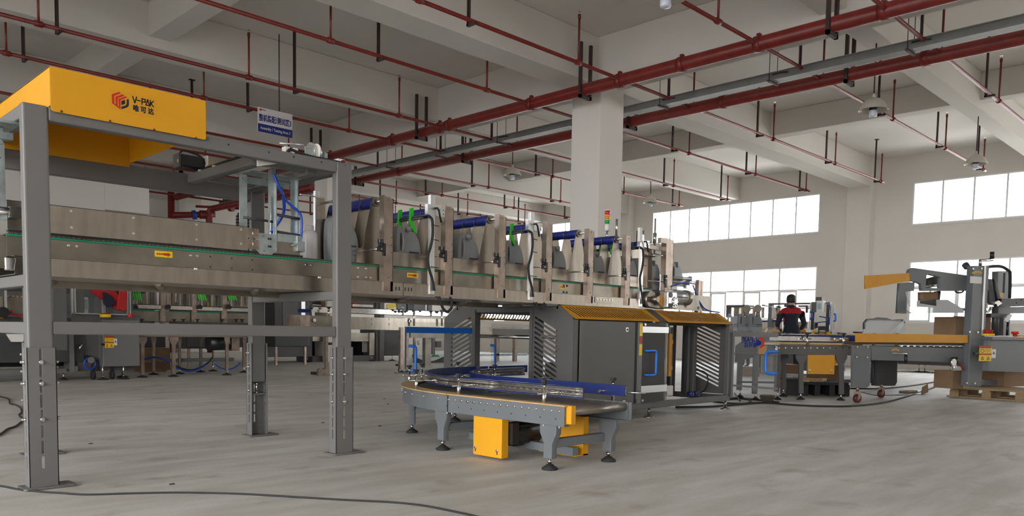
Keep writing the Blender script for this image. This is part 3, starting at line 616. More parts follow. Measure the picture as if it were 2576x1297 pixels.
# chain slats: one mesh per run of links (small, repeated hundreds of times)
mb = MB()
x = 1.11
while x < 6.94: mb.box(x, x+0.022, CY0+0.002, CY1-0.01, 1.325, 1.3325); x += 0.0254
mb.build('slat_chain', 'chain', cv)['kind'] = 'stuff'
B(1.10, 6.95, CY0+0.02, CY1-0.02, 1.318, 1.325).build('chain_bed', 'framedk', cv)
def drip(x0, x1, nm):
    o = MB().box(x0, x1, 4.80, 4.804, 1.110, 1.205).box(x0, x1, 4.80, CY0+0.02, 1.203, 1.207).box(x0, x1, 4.80, 5.60, 1.108, 1.112).box(x0, x1, 5.596, 5.60, 1.11, 1.205).box(x0, x1, 4.794, 4.80, 1.108, 1.118).build(nm, 'steel', cv); return o
t1 = drip(1.12, 3.655, 'tray'); t2 = drip(3.66, 6.69, 'tray')
for x in (1.3, 1.95, 2.6, 3.25, 3.9, 4.55, 5.2):
    MB().lathe((x, 5.04, 1.112), [(0.016, 0), (0.028, 0.05), (0.03, 0.48)], 10, axis=(0.45, 1, 0)).build('cross_tube', 'steeld', cv)
MB().box(1.12, 5.2, 5.36, 5.40, 1.072, 1.108).build('under_rail', 'steeld', cv)
B(1.105, 2.447, 4.852, 4.856, 1.346, 1.494).build('guide_panel', 'steel', cv); B(1.105, 2.447, 4.852, 4.875, 1.494, 1.498).build('guide_panel_lip', 'framedk', cv)
B(1.11, 2.85, 4.862, 4.90, 1.3335, 1.346).build('rubber_skirt', 'rubber', cv)
for x in (1.41, 1.74, 2.11, 2.40):
    for z in (1.475, 1.385): bolt(cv, (x, 4.852, z), (0, -1, 0), 0.006, 0.004, 'chrome')
for x in (1.395, 1.435, 2.075, 2.115, 2.87, 2.91, 3.29, 3.36):
    bolt(cv, (x, CY0, 1.292 if x > 3.2 else 1.285), (0, -1, 0), 0.006, 0.014, 'chrome')
for x in (3.29, 3.36, 3.40): bolt(cv, (x, CY0, 1.228), (0, -1, 0), 0.006, 0.012, 'chrome')
for x in (2.20, 2.34, 2.48):
    for z in (1.288, 1.225): bolt(cv, (x, CY0, z), (0, -1, 0), 0.004, 0.001, 'black', 'hole')
hg = MB()
for z0 in (1.358, 1.428):
    hg.box(2.448, 2.475, 4.846, 4.85, z0, z0+0.062).box(2.483, 2.52, 4.846, 4.85, z0, z0+0.062).cyl((2.479, 4.846, z0-0.004), (2.479, 4.846, z0+0.066), 0.005, 8)
hg.build('hinge', 'angle', cv)
for z in (1.376, 1.408, 1.446, 1.478):
    for x in (2.461, 2.503): bolt(cv, (x, 4.846, z), (0, -1, 0), 0.0045, 0.004, 'steeld')
arrow_sticker(cv, at(389, 644, y=CY0-0.001).x, CY0-0.001, at(389, 645, y=CY0).z)
arrow_sticker(cv, at(1024, 697, y=CY0-0.001).x, CY0-0.001, at(1024, 697, y=CY0).z)
arrow_sticker(cv, at(1407, 724, y=CY0-0.001).x, CY0-0.001, at(1407, 725, y=CY0).z, 0.09, 0.031)
for x in (2.07, 2.93, 5.05, 5.9): B(x, x+0.018, 4.792, 4.80, 1.196, 1.206).build('clip', 'white', cv)
for dx in (-0.10, -0.066, -0.036, 0.02, 0.05, 0.08): B(3.657+dx-0.004, 3.657+dx+0.004, 4.7985, 4.80, 1.145, 1.172).build('slot_mark', 'black', t1)
# ends of the tray near the packer: row of pins
B(5.94, 6.23, 4.792, 4.7955, 1.145, 1.20).build('joint_plate', 'steel', cv)
for i in range(6): bolt(cv, (5.97+i*0.046, 4.792, 1.175), (0, -1, 0), 0.009, 0.005, 'chrome', 'pin')
# left end
MB().box(1.0, 1.10, 4.87, 5.5, 1.17, 1.30).build('drive_drum_housing', 'alu', cv, 0.01); B(1.02, 1.10, 4.862, 4.868, 1.14, 1.31).build('end_plate', 'steeld', cv)
MB().cyl((1.03, 4.80, 1.425), (1.16, 4.80, 1.425), 0.012, 12).box(1.10, 1.16, 4.78, 4.82, 1.40, 1.455).build('guide_clamp', 'chrome', cv)
plate('striker', [(0, 0), (0.04, 0), (0.05, 0.06), (0.045, 0.068), (0.0, 0.068)], [], (1.07, 4.78, 1.125), X, Z, 0.03, 'chrome', cv, 0.006)
# lane divider plates with U cut-outs
POST = [3.467+0.5865*i for i in range(6)]
ARM = [p+0.045 for p in POST]
def divider_outline(left):
    pts = []
    for a in reversed(ARM+[6.99]):
        if a > 6.95:
            pts = [(3.14 if left else 3.34, 1.338), (7.10, 1.338), (7.10, 1.44), (7.06, 1.81), (6.93, 1.81), (6.88, 1.47), (6.85, 1.445)]; continue
        pts += [(a+0.165, 1.445), (a+0.125, 1.452), (a+0.115, 1.48), (a+0.045, 1.77), (a+0.038, 1.81), (a+0.012, 1.832), (a-0.022, 1.832), (a-0.035, 1.812), (a-0.115, 1.48), (a-0.128, 1.452), (a-0.165, 1.445)]
    pts += [(3.215, 1.445), (3.185, 1.47), (3.165, 1.80), (3.10, 1.80), (3.08, 1.338)] if left else []
    return pts
LY = [4.95+0.148*k for k in range(5)]
dv0 = plate('lane_divider', divider_outline(False), [], (0, LY[0], 0), X, Z, 0.003, 'steel', cv)
plate('lane_divider', divider_outline(True), [], (0, LY[1], 0), X, Z, 0.003, 'steel', cv)
MB().cyl((3.135, 4.80, 1.755), (3.135, LY[1], 1.755), 0.009, 10).build('spacer_rod', 'chrome', cv)
for y in LY[2:]:
    d = dv0.copy(); COL.objects.link(d); d.location = (0, y-LY[0], 0)
for i, a in enumerate(ARM+[7.0]):
    MB().cyl((a, 4.80, 1.80), (a, 5.53, 1.80), 0.009, 10).build('spacer_rod', 'chrome', cv)
    MB().cyl((a, LY[0]-0.012, 1.80), (a, LY[0]-0.003, 1.80), 0.036, 20).cyl((a, LY[0]-0.028, 1.80), (a, LY[0]-0.012, 1.80), 0.018, 6).build('washer_disc', 'steeld', cv)
    for k in range(4):
        zc = 1.795
        MB().lathe((a, LY[k]+0.003, zc), [(0.040, 0), (0.041, 0.02), (0.041, 0.122), (0.040, 0.141)], 18, axis=(0, 1, 0)).build('blue_sleeve', 'blue', cv)
for i, px in enumerate(POST):
    pr = MB().box(px+0.012, px+0.068, 4.794, 4.798, 1.135, 1.822).box(px+0.004, px+0.012, 4.790, 4.845, 1.135, 1.83).build('post', 'angle', cv)
    MB().box(px+0.068, px+0.096, 4.800, 4.804, 1.135, 1.815).box(px+0.092, px+0.096, 4.80, 4.845, 1.135, 1.815).build('post_flange', 'angle', pr)
    for z in (1.80, 1.47, 1.235): bolt(pr, (px+0.05, 4.794, z), (0, -1, 0), 0.006 if z != 1.47 else 0.003, 0.004, 'steeld')
    for z in (1.42, 1.475, 1.53): bolt(pr, (px+0.082, 4.80, z), (0, -1, 0), 0.0035, 0.001, 'black', 'hole')
    zc = 1.435 - 0.002*i
    c = MB().box(px-0.052, px-0.002, 4.775, 4.80, zc-0.015, zc+0.017).box(px-0.008, px+0.016, 4.778, 4.794, zc-0.045, zc+0.045)
    c.build('rail_clamp', 'black', cv, 0.003)
    knob(MB(), (px-0.032, 4.787, zc+0.017), 0.026, 0.055).build('clamp_knob', 'black', cv)
    bolt(cv, (px-0.026, 4.775, zc), (0, -1, 0), 0.004, 0.002)
    MB().cyl((px-0.045, 4.787, zc), (px-0.045, 4.945, zc), 0.0065, 8).build('clamp_rod', 'chrome', cv)
# aluminium uprights with claw bars
for j, ux in enumerate((3.905, 5.02, 6.655)):
    yb = 4.80
    MB().box(ux, ux+0.045, yb-0.012, yb+0.02, 1.13, 1.89 if j < 2 else 1.86).build('aluminium_upright', 'alu', cv, 0.002)
    bolt(cv, (ux+0.03, yb-0.012, 1.24), (0, -1, 0), 0.006, 0.003, 'framedk')
    B(ux+0.048, ux+0.145, yb-0.01, yb-0.003, 1.735, 1.805).build('claw_bracket', 'alu', cv)
    for q, z in ((0.09, 1.785), (0.13, 1.785), (0.09, 1.755), (0.13, 1.755)): bolt(cv, (ux+q, yb-0.01, z), (0, -1, 0), 0.004, 0.003, 'framedk')
    B(ux-0.03, ux+0.002, yb-0.016, yb+0.02, 1.735, 1.815).build('claw_block', 'alu', cv)
    MB().tube([(ux+0.02, yb-0.03, 1.785), (ux+0.05, yb-0.035, 1.79), (ux+0.065, yb-0.035, 1.77), (ux+0.088, yb-0.035, 1.685)], 0.008, 8).build('clamp_lever', 'black', cv)
    MB().cyl((ux-0.02, yb-0.005, 1.735), (ux-0.02, 5.52, 1.735), 0.006, 8).cyl((ux-0.02, 4.86, 1.718), (ux-0.02, 5.52, 1.718), 0.011, 8).build('claw_bar', 'framedk', cv)
    for k in range(4):
        yc_ = LY[k]+0.05
        plate('green_claw', [(0.012, 1.80), (0.042, 1.81), (0.040, 1.735), (0.036, 1.70), (0.078, 1.605), (0.060, 1.612), (0.012, 1.68), (0.004, 1.70)], [rect(0.018, 1.742, 0.026, 1.756), rect(0.016, 1.715, 0.024, 1.73)], (ux-0.045, yc_, 0), X, Z, 0.018, 'green', cv)
    pts = smooth_path([(ux-0.03, yb-0.02, 1.72), (ux+0.0, yb-0.03, 1.70), (ux+0.006, yb-0.035, 1.60), (ux-0.008, yb-0.03, 1.50), (ux-0.035, yb-0.03, 1.42), (ux-0.03, yb-0.035, 1.33), (ux+0.01, yb-0.03, 1.24), (ux+0.035, yb-0.025, 1.16)])
    MB().tube(pts, 0.011, 8).build('hanging_cable', 'rubber', cv)
    for z in (1.66, 1.55, 1.34): MB().cyl((ux-0.01, yb-0.035, z), (ux+0.07, yb-0.03, z-0.006), 0.003, 5).build('cable_tie', 'rubber', cv)
MB().tube(smooth_path([(3.99, 4.78, 1.115), (4.0, 4.77, 1.07), (4.03, 4.77, 1.02), (4.07, 4.77, 1.0), (4.11, 4.77, 1.03), (4.12, 4.78, 1.08), (4.12, 4.8, 1.115)]), 0.011, 8).build('cable_loop', 'rubber', cv)
MB().tube(smooth_path([(5.10, 4.78, 1.115), (5.12, 4.77, 1.07), (5.17, 4.77, 1.055), (5.22, 4.77, 1.08), (5.22, 4.8, 1.115)]), 0.009, 8).build('cable_loop', 'rubber', cv)
B(4.86, 4.866, 4.84, 4.88, 1.21, 1.30).build('scratch_bracket', 'steeld', cv)
for x in (5.555, 5.60):
    for z in (1.285, 1.225): bolt(cv, (x, CY0, z), (0, -1, 0), 0.009, 0.006, 'black', 'coupling_hole')
# drive end
B(6.95, 8.22, 4.90, 4.906, 1.125, 1.30).build('end_side_plate', 'steeld', cv); B(6.95, 8.2, 5.54, 5.546, 1.125, 1.30).build('end_side_plate', 'steeld', cv)
B(6.95, 7.75, 4.91, 5.54, 1.31, 1.325).build('transfer_plate', 'steeld', cv)
MB().cyl((6.85, 4.78, 1.21), (6.85, 4.86, 1.21), 0.085, 20).cyl((6.85, 4.70, 1.21), (6.85, 4.80, 1.21), 0.03, 14).build('drive_drum', 'steeld', cv)
ef = MB().box(7.12, 7.20, 4.80, 4.806, 1.13, 1.862).box(7.112, 7.12, 4.795, 4.86, 1.13, 1.868).build('end_post', 'angle', cv)
MB().box(7.205, 7.27, 4.81, 4.816, 1.20, 1.858).box(7.264, 7.27, 4.81, 4.87, 1.20, 1.858).build('end_post', 'angle', cv)
for z in (1.84, 1.80, 1.72, 1.62, 1.56): bolt(cv, (7.23, 4.81, z), (0, -1, 0), 0.004, 0.003)
MB().box(7.0, 7.12, 4.79, 4.83, 1.805, 1.86).build('end_arm', 'angle', cv); MB().box(6.86, 7.12, 4.84, 4.88, 1.735, 1.775).build('press_beam', 'steeld', cv)
MB().cyl((6.99, 4.86, 1.70), (6.99, 4.86, 2.06), 0.010, 10).cyl((6.99, 4.86, 1.80), (6.99, 4.86, 1.91), 0.02, 12).lathe((6.99, 4.86, 1.665), [(0.09, 0), (0.09, 0.012), (0.03, 0.03)], 16).build('press_cylinder', 'chrome', cv)
MB().cyl((6.33, 4.86, 1.82), (6.33, 4.86, 1.98), 0.011, 10).build('guide_rod', 'chrome', cv)
B(6.60, 6.64, 4.77, 4.80, 1.78, 1.92).build('white_block', 'white', cv); B(6.66, 6.72, 4.80, 4.86, 1.76, 1.90).build('black_block', 'black', cv, 0.005)
MB().box(7.085, 7.12, 4.78, 4.80, 1.38, 1.42).box(7.10, 7.13, 4.782, 4.80, 1.345, 1.435).build('rail_clamp', 'black', cv, 0.003); knob(MB(), (7.09, 4.79, 1.42), 0.026, 0.055).build('clamp_knob', 'black', cv)
MB().cyl((6.86, 4.84, 1.405), (7.08, 4.79, 1.403), 0.005, 8).build('clamp_rod', 'chrome', cv)
MB().box(8.10, 8.15, 5.0, 5.05, 1.11, 1.49).box(8.16, 8.20, 5.0, 5.05, 1.11, 1.48).box(7.75, 8.12, 5.02, 5.045, 1.455, 1.48).build('outfeed_post', 'angle', cv)
for z, y in ((1.475, 4.93), (1.435, 4.96), (1.40, 5.0)):
    MB().cyl((7.45, y, z), (7.86, y, z+0.01), 0.016, 12).box(7.80, 7.88, y-0.025, y+0.025, z-0.02, z+0.035).build('air_cylinder', 'alu', cv)
MB().tube(smooth_path([(7.92, 4.97, 1.43), (7.93, 4.93, 1.33), (7.98, 4.9, 1.22), (8.1, 4.88, 1.14), (8.35, 4.86, 1.12)]), 0.008, 6).tube(smooth_path([(7.25, 4.80, 1.36), (7.4, 4.79, 1.41), (7.6, 4.8, 1.42), (7.8, 4.86, 1.42)]), 0.008, 6).build('air_hose', 'hose', cv)
MB().tube(smooth_path([(6.75, 4.75, 1.13), (6.85, 4.7, 1.115), (7.0, 4.68, 1.13), (7.08, 4.7, 1.16)]), 0.007, 6).build('motor_cable', 'rubber', cv)
for x, z in ((7.68, 1.17), (7.95, 1.16)): MB().cyl((x, 4.90, z), (x, 4.90-0.004, z), 0.018, 10).build('plate_hole', 'black', cv)
B(7.68, 7.80, 4.893, 4.899, 1.19, 1.25).build('yellow_sticker', 'stickery', cv)
# gearmotor
gm = thing('gearmotor', 'grey cast worm gearmotor bolted beside the far end of the bottle conveyor', 'motor', (7.1, 4.75, 1.12))
MB().box(7.0, 7.17, 4.68, 4.79, 1.125, 1.30).build('gearbox', 'alu', gm, 0.012)
MB().cyl((7.045, 4.672, 1.262), (7.045, 4.681, 1.262), 0.028, 16).build('shaft_bore', 'black', gm)
MB().lathe((7.125, 4.68, 1.195), [(0.052, 0), (0.052, 0.006), (0.03, 0.008), (0.028, 0.012)], 20, axis=(0, -1, 0)).build('cover_flange', 'chrome', gm)
for i in range(8):
    t = i*math.pi/4; bolt(gm, (7.125+0.042*math.cos(t), 4.673, 1.195+0.042*math.sin(t)), (0, -1, 0), 0.006, 0.004)
for i in range(6): B(7.01+i*0.012, 7.016+i*0.012, 4.674, 4.681, 1.13, 1.175).build('fin', 'framedk', gm)
mo = MB().cyl((7.17, 4.77, 1.25), (7.44, 4.77, 1.25), 0.075, 24).build('motor_body', 'alu', gm)
for i in range(10):
    t = 2*math.pi*i/10; MB().beam((7.20, 4.77+0.078*math.cos(t), 1.25+0.078*math.sin(t)), (7.39, 4.77+0.078*math.cos(t), 1.25+0.078*math.sin(t)), 0.006, 0.014).build('cooling_fin', 'framedk', mo)
MB().lathe((7.42, 4.77, 1.25), [(0.082, 0), (0.084, 0.02), (0.084, 0.07), (0.07, 0.085)], 24, axis=(1, 0, 0)).build('fan_cowl', 'steeld', mo); B(7.25, 7.36, 4.73, 4.81, 1.32, 1.37).build('terminal_box', 'alu', mo, 0.006)
plate('yellow_flange', [(0, 0.06), (0.10, 0.0), (0.10, 0.15), (0.0, 0.10)], [], (6.89, 4.745, 1.13), X, Z, 0.012, 'amber', gm)
# ================================================================ jugs
def jug():
    r = thing('oil_jug', '', 'jug', (0, 0, 0), 0, 'grey jugs standing in the conveyor lanes')
    out = [(-0.115, 0.012), (-0.105, 0.002), (0.105, 0.002), (0.118, 0.012), (0.118, 0.10), (0.112, 0.17), (0.098, 0.215), (0.078, 0.255), (0.055, 0.285), (0.012, 0.285), (-0.004, 0.262), (-0.03, 0.268), (-0.05, 0.30), (-0.075, 0.322), (-0.098, 0.318), (-0.112, 0.29), (-0.119, 0.20), (-0.120, 0.10)]
    hole = [(-0.084, 0.262), (-0.072, 0.268), (-0.062, 0.24), (-0.058, 0.19), (-0.064, 0.14), (-0.074, 0.125), (-0.084, 0.135), (-0.088, 0.19)]
    plate('body', out, [hole], (0, 0, 0), X, Z, 0.104, 'jug', r, 0.024, 3)
    MB().lathe((0.035, 0, 0.278), [(0.026, 0), (0.026, 0.012), (0.030, 0.014), (0.030, 0.045), (0.027, 0.05)], 18).build('cap', 'jugcap', r)
    lb = MB().box(0.0, 0.095, -0.0535, -0.0525, 0.118, 0.130).build('printed_band', 'print', r)
    for i, (l, z) in enumerate(((0.05, 0.104), (0.085, 0.092), (0.07, 0.08), (0.095, 0.06))): B(0.004, 0.004+l, -0.0535, -0.0525, z, z+0.003).build('printed_line', 'print', r)
    return r
JX = [3.26, 3.845, 4.43, 5.02, 5.605, 6.19, 6.74]
proto = jug(); used = False
spot = ['beside the right post of the portal frame', 'under the first pair of green claws', 'in the third bay from the portal frame', 'under the second set of green claws', 'in the fifth bay, left of the round-topped divider', 'in the sixth bay, below the signal light', 'in the last bay before the end post']
lanen = ['front lane', 'second lane', 'third lane', 'rear lane']
for i, x in enumerate(JX):
    for k in range(4):
        if (i == 6 and k > 2) or (i == 0 and k > 1): continue
        x2 = x+0.02*math.sin(i*3.1+k*2.3)+(0.05 if (i == 2 and k == 0) else 0)+(0.035*k if i == 2 else 0)
        y = LY[k]+0.075
        lab = 'grey jug in the %s %s' % (lanen[k], spot[i])
        if not used: proto.location = (x2, y, 1.3335); proto['label'] = lab; used = True
        else: dup(proto, (x2, y, 1.3335), label=lab)
for x, y, lab in ((7.02, 5.06, 'grey jug behind the press plate near the gearmotor'), (7.30, 5.12, 'grey jug seen between the two end posts above the gearmotor'), (7.60, 5.02, 'last grey jug, standing right of the end post, against the window')):
    dup(proto, (x, y, 1.3335), label=lab)
wb = MB().lathe((2.99, 5.01, 1.3335), [(0.052, 0), (0.056, 0.01), (0.056, 0.155), (0.054, 0.165), (0.056, 0.175), (0.050, 0.195), (0.034, 0.210), (0.030, 0.212), (0.031, 0.238), (0.028, 0.242)], 24).build('white_bottle', 'whitebottle')
tag(wb, 'plain white round plastic bottle on the conveyor just left of the portal post', 'bottle')
# small aluminium stand with horizontal pin behind the white bottle, and a yellow block
st = thing('sensor_stand', 'aluminium profile stand with a thin cross pin behind the white bottle', 'stand', (3.2, 5.45, 1.34))
p = at(797, 480, y=5.60); 
MB().box(p.x-0.02, p.x+0.02, 5.59, 5.62, 1.21, p.z).build('profile', 'alu', st, 0.002); MB().cyl((p.x-0.16, 5.58, p.z-0.05), (p.x+0.05, 5.58, p.z-0.05), 0.006, 8).build('cross_pin', 'chrome', st)
MB().box(p.x-0.40, p.x-0.36, 5.59, 5.62, 1.21, p.z+0.0).build('profile', 'alu', st, 0.002)
MB().box(p.x-0.06, p.x+0.03, 5.585, 5.59, 1.34, 1.44).build('yellow_block', 'amber', st)
# cable chain loops behind
cc = thing('cable_chain', 'black looped cable chain standing behind the stainless guide panel', 'cable chain', (2.6, 5.62, 1.3))
p = at(610, 535, y=5.62)
pts = [Vector((p.x-0.035+0.0, 5.62, 1.25)), Vector((p.x-0.035, 5.62, p.z-0.04))]+[Vector((p.x+0.035*math.cos(t), 5.62, p.z-0.04+0.035*math.sin(t))) for t in [math.pi*(1-i/6) for i in range(1, 6)]]+[Vector((p.x+0.035, 5.62, p.z-0.04)), Vector((p.x+0.035, 5.62, 1.25))]
L = 0
for a, b in zip(pts[:-1], pts[1:]):
    n = max(1, int((b-a).length/0.022))
    for i in range(n):
        q0 = a.lerp(b, i/n); q1 = a.lerp(b, (i+0.82)/n); MB().beam(q0, q1, 0.03, 0.014, up=(0, 1, 0)).build('chain_link', 'rubber', cc)
# signal tower
sl = thing('signal_light', 'stacked red, orange and green signal light on a thin pole', 'signal light', (7.12, 5.6, 1.33))
c0 = (7.12, 5.6)
MB().cyl((*c0, 1.33), (*c0, 2.0), 0.011, 10).cyl((*c0, 1.93), (*c0, 1.97), 0.016, 10).build('pole', 'alu', sl)
MB().cyl((*c0, 2.0), (*c0, 2.075), 0.028, 16).build('base', 'white', sl)
for z, m_ in ((2.075, 'sgreen'), (2.125, 'sorange'), (2.175, 'sredlamp')):
    MB().cyl((*c0, z+0.003), (*c0, z+0.048), 0.028, 16).build('lens', m_, sl); 
    MB().cyl((*c0, z-0.003), (*c0, z+0.003), 0.029, 16).build('ring', 'white', sl)
MB().cyl((*c0, 2.226), (*c0, 2.236), 0.027, 16).build('cap', 'white', sl)
# ================================================================ case packer
pk = thing('case_packer', 'big grey case packing machine with amber slotted hoods under the bottle conveyor', 'machine', (6.85, 5.5, 0))
PX0, PX1, PYA, PYB, ZS, ZT = 5.44, 8.26, 4.63, 6.42, 0.972, 1.098
YI = 4.816; YJ = PYA+PYB-YI
def pf_(x0, x1, y0, y1, z0, z1, nm='frame_tube', b=0.006): return B(x0, x1, y0, y1, z0, z1).build(nm, 'cab', pk, b)
for y0, y1 in ((PYA, PYA+0.06), (PYB-0.06, PYB)): pf_(PX0, PX1, y0, y1, 0.10, 0.165, 'base_beam')
for x0, x1 in ((PX0, PX0+0.06), (6.88, 6.94), (PX1-0.06, PX1)): pf_(x0, x1, PYA+0.06, PYB-0.06, 0.10, 0.165, 'base_beam')
for y0, y1 in ((YI, YI+0.06), (YJ-0.06, YJ)): pf_(PX0, PX1, y0, y1, ZT-0.06, ZT, 'top_beam')
for x0, x1 in ((PX0, PX0+0.07), (6.79, 6.93), (PX1-0.07, PX1)):
    pf_(x0, x1, YI+0.06, YJ-0.06, ZT-0.06, ZT, 'top_beam')
    for ya, yb, s in ((PYA, YI, 1), (PYB, YJ, -1)):
        MB().beam(((x0+x1)/2, ya+0.02*s, ZS), ((x0+x1)/2, yb+0.02*s, ZT-0.005), x1-x0, 0.04).build('hood_rib', 'cab', pk)
    for y0, y1 in ((PYA, PYA+0.06), (PYB-0.06, PYB)): pf_(x0, x1, y0, y1, 0.165, ZS, 'upright')
# slotted amber hoods
def hood(x0, x1, ya, yb, nslots):
    V = Vector((0, yb-ya, ZT-ZS)); Lh = V.length; s = 1 if yb > ya else -1
    O = (x0, ya-0.008*s, ZS+0.006); w = x1-x0
    sl = []
    pit = (w-0.14)/nslots
    for i in range(nslots):
        xa = 0.03+i*pit; lo = 0.045; hi = Lh-0.035; dx = 0.062
        k0, k1 = 0.0, 1.0
        sl.append(slot(xa+dx*(1-k0)+0.03, lo, xa+dx*(1-k1)+0.03, hi, 0.024, 3))
    if s > 0: plate('hood_shade_sheet', rect(0.02, 0.01, w-0.02, Lh-0.01), [], (x0, ya+0.03*s, ZS-0.03), X, V, 0.003, 'black', pk)  # black sheet added behind the slots in place of the shaded interior
    return plate('hood', [(0, 0), (w, 0), (w, Lh), (0, Lh)], sl, O, X, V, 0.0012, 'amber', pk)
hood(5.45, 6.79, PYA, YI, 26); hood(6.93, 8.235, PYA, YI, 27)
hood(5.45, 6.79, PYB, YJ, 26); hood(6.93, 8.235, PYB, YJ, 27)
# end grilles on the entry face
def grille(x, ya, yb, za, zt, ysl0, ysl1, up, holes=16):
    """ya..yb in world Y; slots drop from ysl0 to ysl1"""
    out = [(ya, 0.17), (yb, 0.17)]
    if yb > 6: out += [(yb, ZS), (YJ+0.0, ZT-0.03), (ya, ZT-0.03)]
    else: out += [(yb, ZT-0.03), (YI, ZT-0.03), (ya, ZS)]
    sl = []
    for i in range(holes):
        z = 0.26+i*0.0465
        z0, z1 = (z+0.125, z) 
        a = (ysl0, z0 if not up else z1); b = (ysl1, z1 if not up else z0)
        if max(z0, z1) > ZS-0.02:
            # clip the top rows under the chamfer
            if i == holes-2: b = (b[0]+(a[0]-b[0])*0.0, b[1])
            if max(z0, z1) > ZT-0.07: continue
        sl.append(slot(a[0], a[1], b[0], b[1], 0.019, 3))
    return plate('slotted_grille', out, sl, (x, 0, 0), Y, Z, 0.002, 'cab', pk)
grille(PX0-0.003, PYA, 5.16, 0.17, 1.0, 5.10, 4.83, False, 15)
grille(PX0-0.003, 5.94, PYB, 0.17, 1.0, 6.00, 6.30, False, 15)
grille(PX1+0.003, PYA, 5.2, 0.17, 1.0, 5.12, 4.80, False, 15)
B(PX0-0.012, PX0+0.06, 5.13, 5.17, 0.165, ZT-0.03).build('inner_upright', 'cab', pk); B(PX0-0.012, PX0+0.06, 5.93, 5.97, 0.165, ZT-0.03).build('inner_upright', 'cab', pk)
for z in (0.4, 0.7): bolt(pk, (PX0-0.006, 4.80, z), (-1, 0, 0), 0.004, 0.002, 'black', 'hole')
# switch cabinet, door, fittings
cb = B(5.52, 6.36, 4.617, 4.629, 0.165, 0.965).build('cabinet_door', 'cab', pk, 0.004)
B(5.56, 6.30, 4.69, 4.95, 0.17, 0.95).build('cabinet_body', 'cab', pk)
B(6.375, 6.39, 4.62, 4.64, 0.165, 0.965).build('door_gap_post', 'framedk', pk)
plate('lock_plate', rrect(0, 0, 0.038, 0.042, 0.004), [], (6.20, 4.6145, 0.87), X, Z, 0.003, 'alu', cb); bolt(cb, (6.219, 4.613, 0.89), (0, -1, 0), 0.010, 0.004, 'framedk', 'lock')
B(6.18, 6.215, 4.612, 4.617, 0.19, 0.205).build('hinge', 'alu', cb)
ad = plate('acrylic_door', rect(0, 0, 0.46, 0.80), [], (6.455, 4.612, 0.165), X, Z, 0.008, 'acrylic', pk)
for z0, z1 in ((0.865, 0.925), (0.265, 0.335)): B(6.455, 6.915, 4.603, 4.607, z0, z1).build('door_band', 'alu', ad)
B(6.40, 6.455, 4.60, 4.62, 0.165, 0.965).build('hinge_strip', 'frame', pk)
for z0, z1, m_ in ((0.83, 0.95, 'stickery'), (0.76, 0.83, 'stickerr'), (0.64, 0.75, 'stickery')): B(6.405, 6.45, 4.597, 4.60, z0, z1).build('warning_sticker', m_, pk)
def dhandle(parent, x, y, z0, z1, dx=0.13, out=-0.04, m_='bright', d=(0, -1)):
    MB().tube(smooth_path([(x, y, z1), (x+0.0, y+out, z1), (x+dx*0.8, y+out, z1), (x+dx, y+out, z1-0.03), (x+dx, y+out, (z0+z1)/2), (x+dx, y+out, z0+0.03), (x+dx*0.8, y+out, z0), (x, y+out, z0), (x, y, z0)], 5), 0.012, 8).build('handle', m_, parent)
dhandle(ad, 6.52, 4.606, 0.445, 0.685)
bolt(ad, (6.50, 4.608, 0.945), (0, -1, 0), 0.012, 0.01); bolt(ad, (6.49, 4.608, 0.19), (0, -1, 0), 0.012, 0.01)
text('emblem_text', 'V-PAK', 0.05, (6.76, 4.618, 0.80), (1, 0, 0), Z, 'signb', ad, 0.001)
# red/blue emblem on the door
plate('emblem', circ(0, 0, 0.03, 6), [], (6.63, 4.618, 0.80), X, Z, 0.001, 'logor', ad)
# insides seen through the open side
ins = [(7.02, 7.10, 4.95, 5.02), (7.62, 7.68, 5.10, 5.18), (7.92, 7.98, 4.92, 5.0), (7.35, 7.43, 5.55, 5.62)]
for a in ins: B(a[0], a[1], a[2], a[3], 0.165, 1.04).build('inner_post', 'cab', pk, 0.005)
MB().box(7.20, 7.255, 4.78, 4.82, 0.40, 0.86).box(7.245, 7.275, 4.78, 4.81, 0.75, 0.79).box(7.245, 7.275, 4.78, 4.81, 0.47, 0.51).build('amber_bracket', 'amber', pk, 0.003)
MB().cyl((7.235, 4.80, 0.86), (7.235, 4.80, 1.0), 0.008, 8).box(7.20, 7.26, 4.78, 4.82, 0.93, 0.985).build('adjuster', 'alu', pk)
MB().box(7.18, 7.30, 4.78, 4.85, 0.19, 0.30).cyl((7.20, 4.77, 0.245), (7.20, 4.78, 0.245), 0.04, 16).build('bearing_housing', 'white', pk, 0.008)
B(7.75, 7.90, 5.2, 5.45, 0.165, 0.63).build('black_cylinder_box', 'black', pk, 0.01)
MB().lathe((7.62, 5.35, 0.165), [(0.09, 0), (0.09, 0.22), (0.05, 0.24), (0.05, 0.3)], 18).build('motor', 'black', pk)
for x in (7.5, 7.56, 7.62): MB().box(x, x+0.03, 4.99, 5.02, 0.165, 1.02).build('chain_guard', 'framedk', pk)
for x, z in ((7.60, 1.0), (7.74, 1.0), (7.60, 0.20), (7.72, 0.20)): MB().cyl((x, 4.72, z), (x, 4.78, z), 0.028, 14).cyl((x, 4.712, z), (x, 4.72, z), 0.012, 8).build('blue_roller_wheel', 'navy', pk)
MB().tube(smooth_path([(7.9, 4.9, 0.20), (7.98, 4.86, 0.19), (8.08, 4.86, 0.22), (8.14, 4.86, 0.32), (8.1, 4.88, 0.42), (7.95, 4.95, 0.45)]), 0.008, 6).build('hose', 'rubber', pk)
MB().box(5.7, 6.9, 5.3, 5.42, 0.32, 0.36).box(5.7, 6.9, 5.75, 5.87, 0.32, 0.36).build('inner_rail', 'framedk', pk)
for x in (5.6, 6.2, 6.8): MB().cyl((x, 5.2, 0.8), (x, 6.2, 0.8), 0.02, 10).build('inner_shaft', 'chrome', pk)
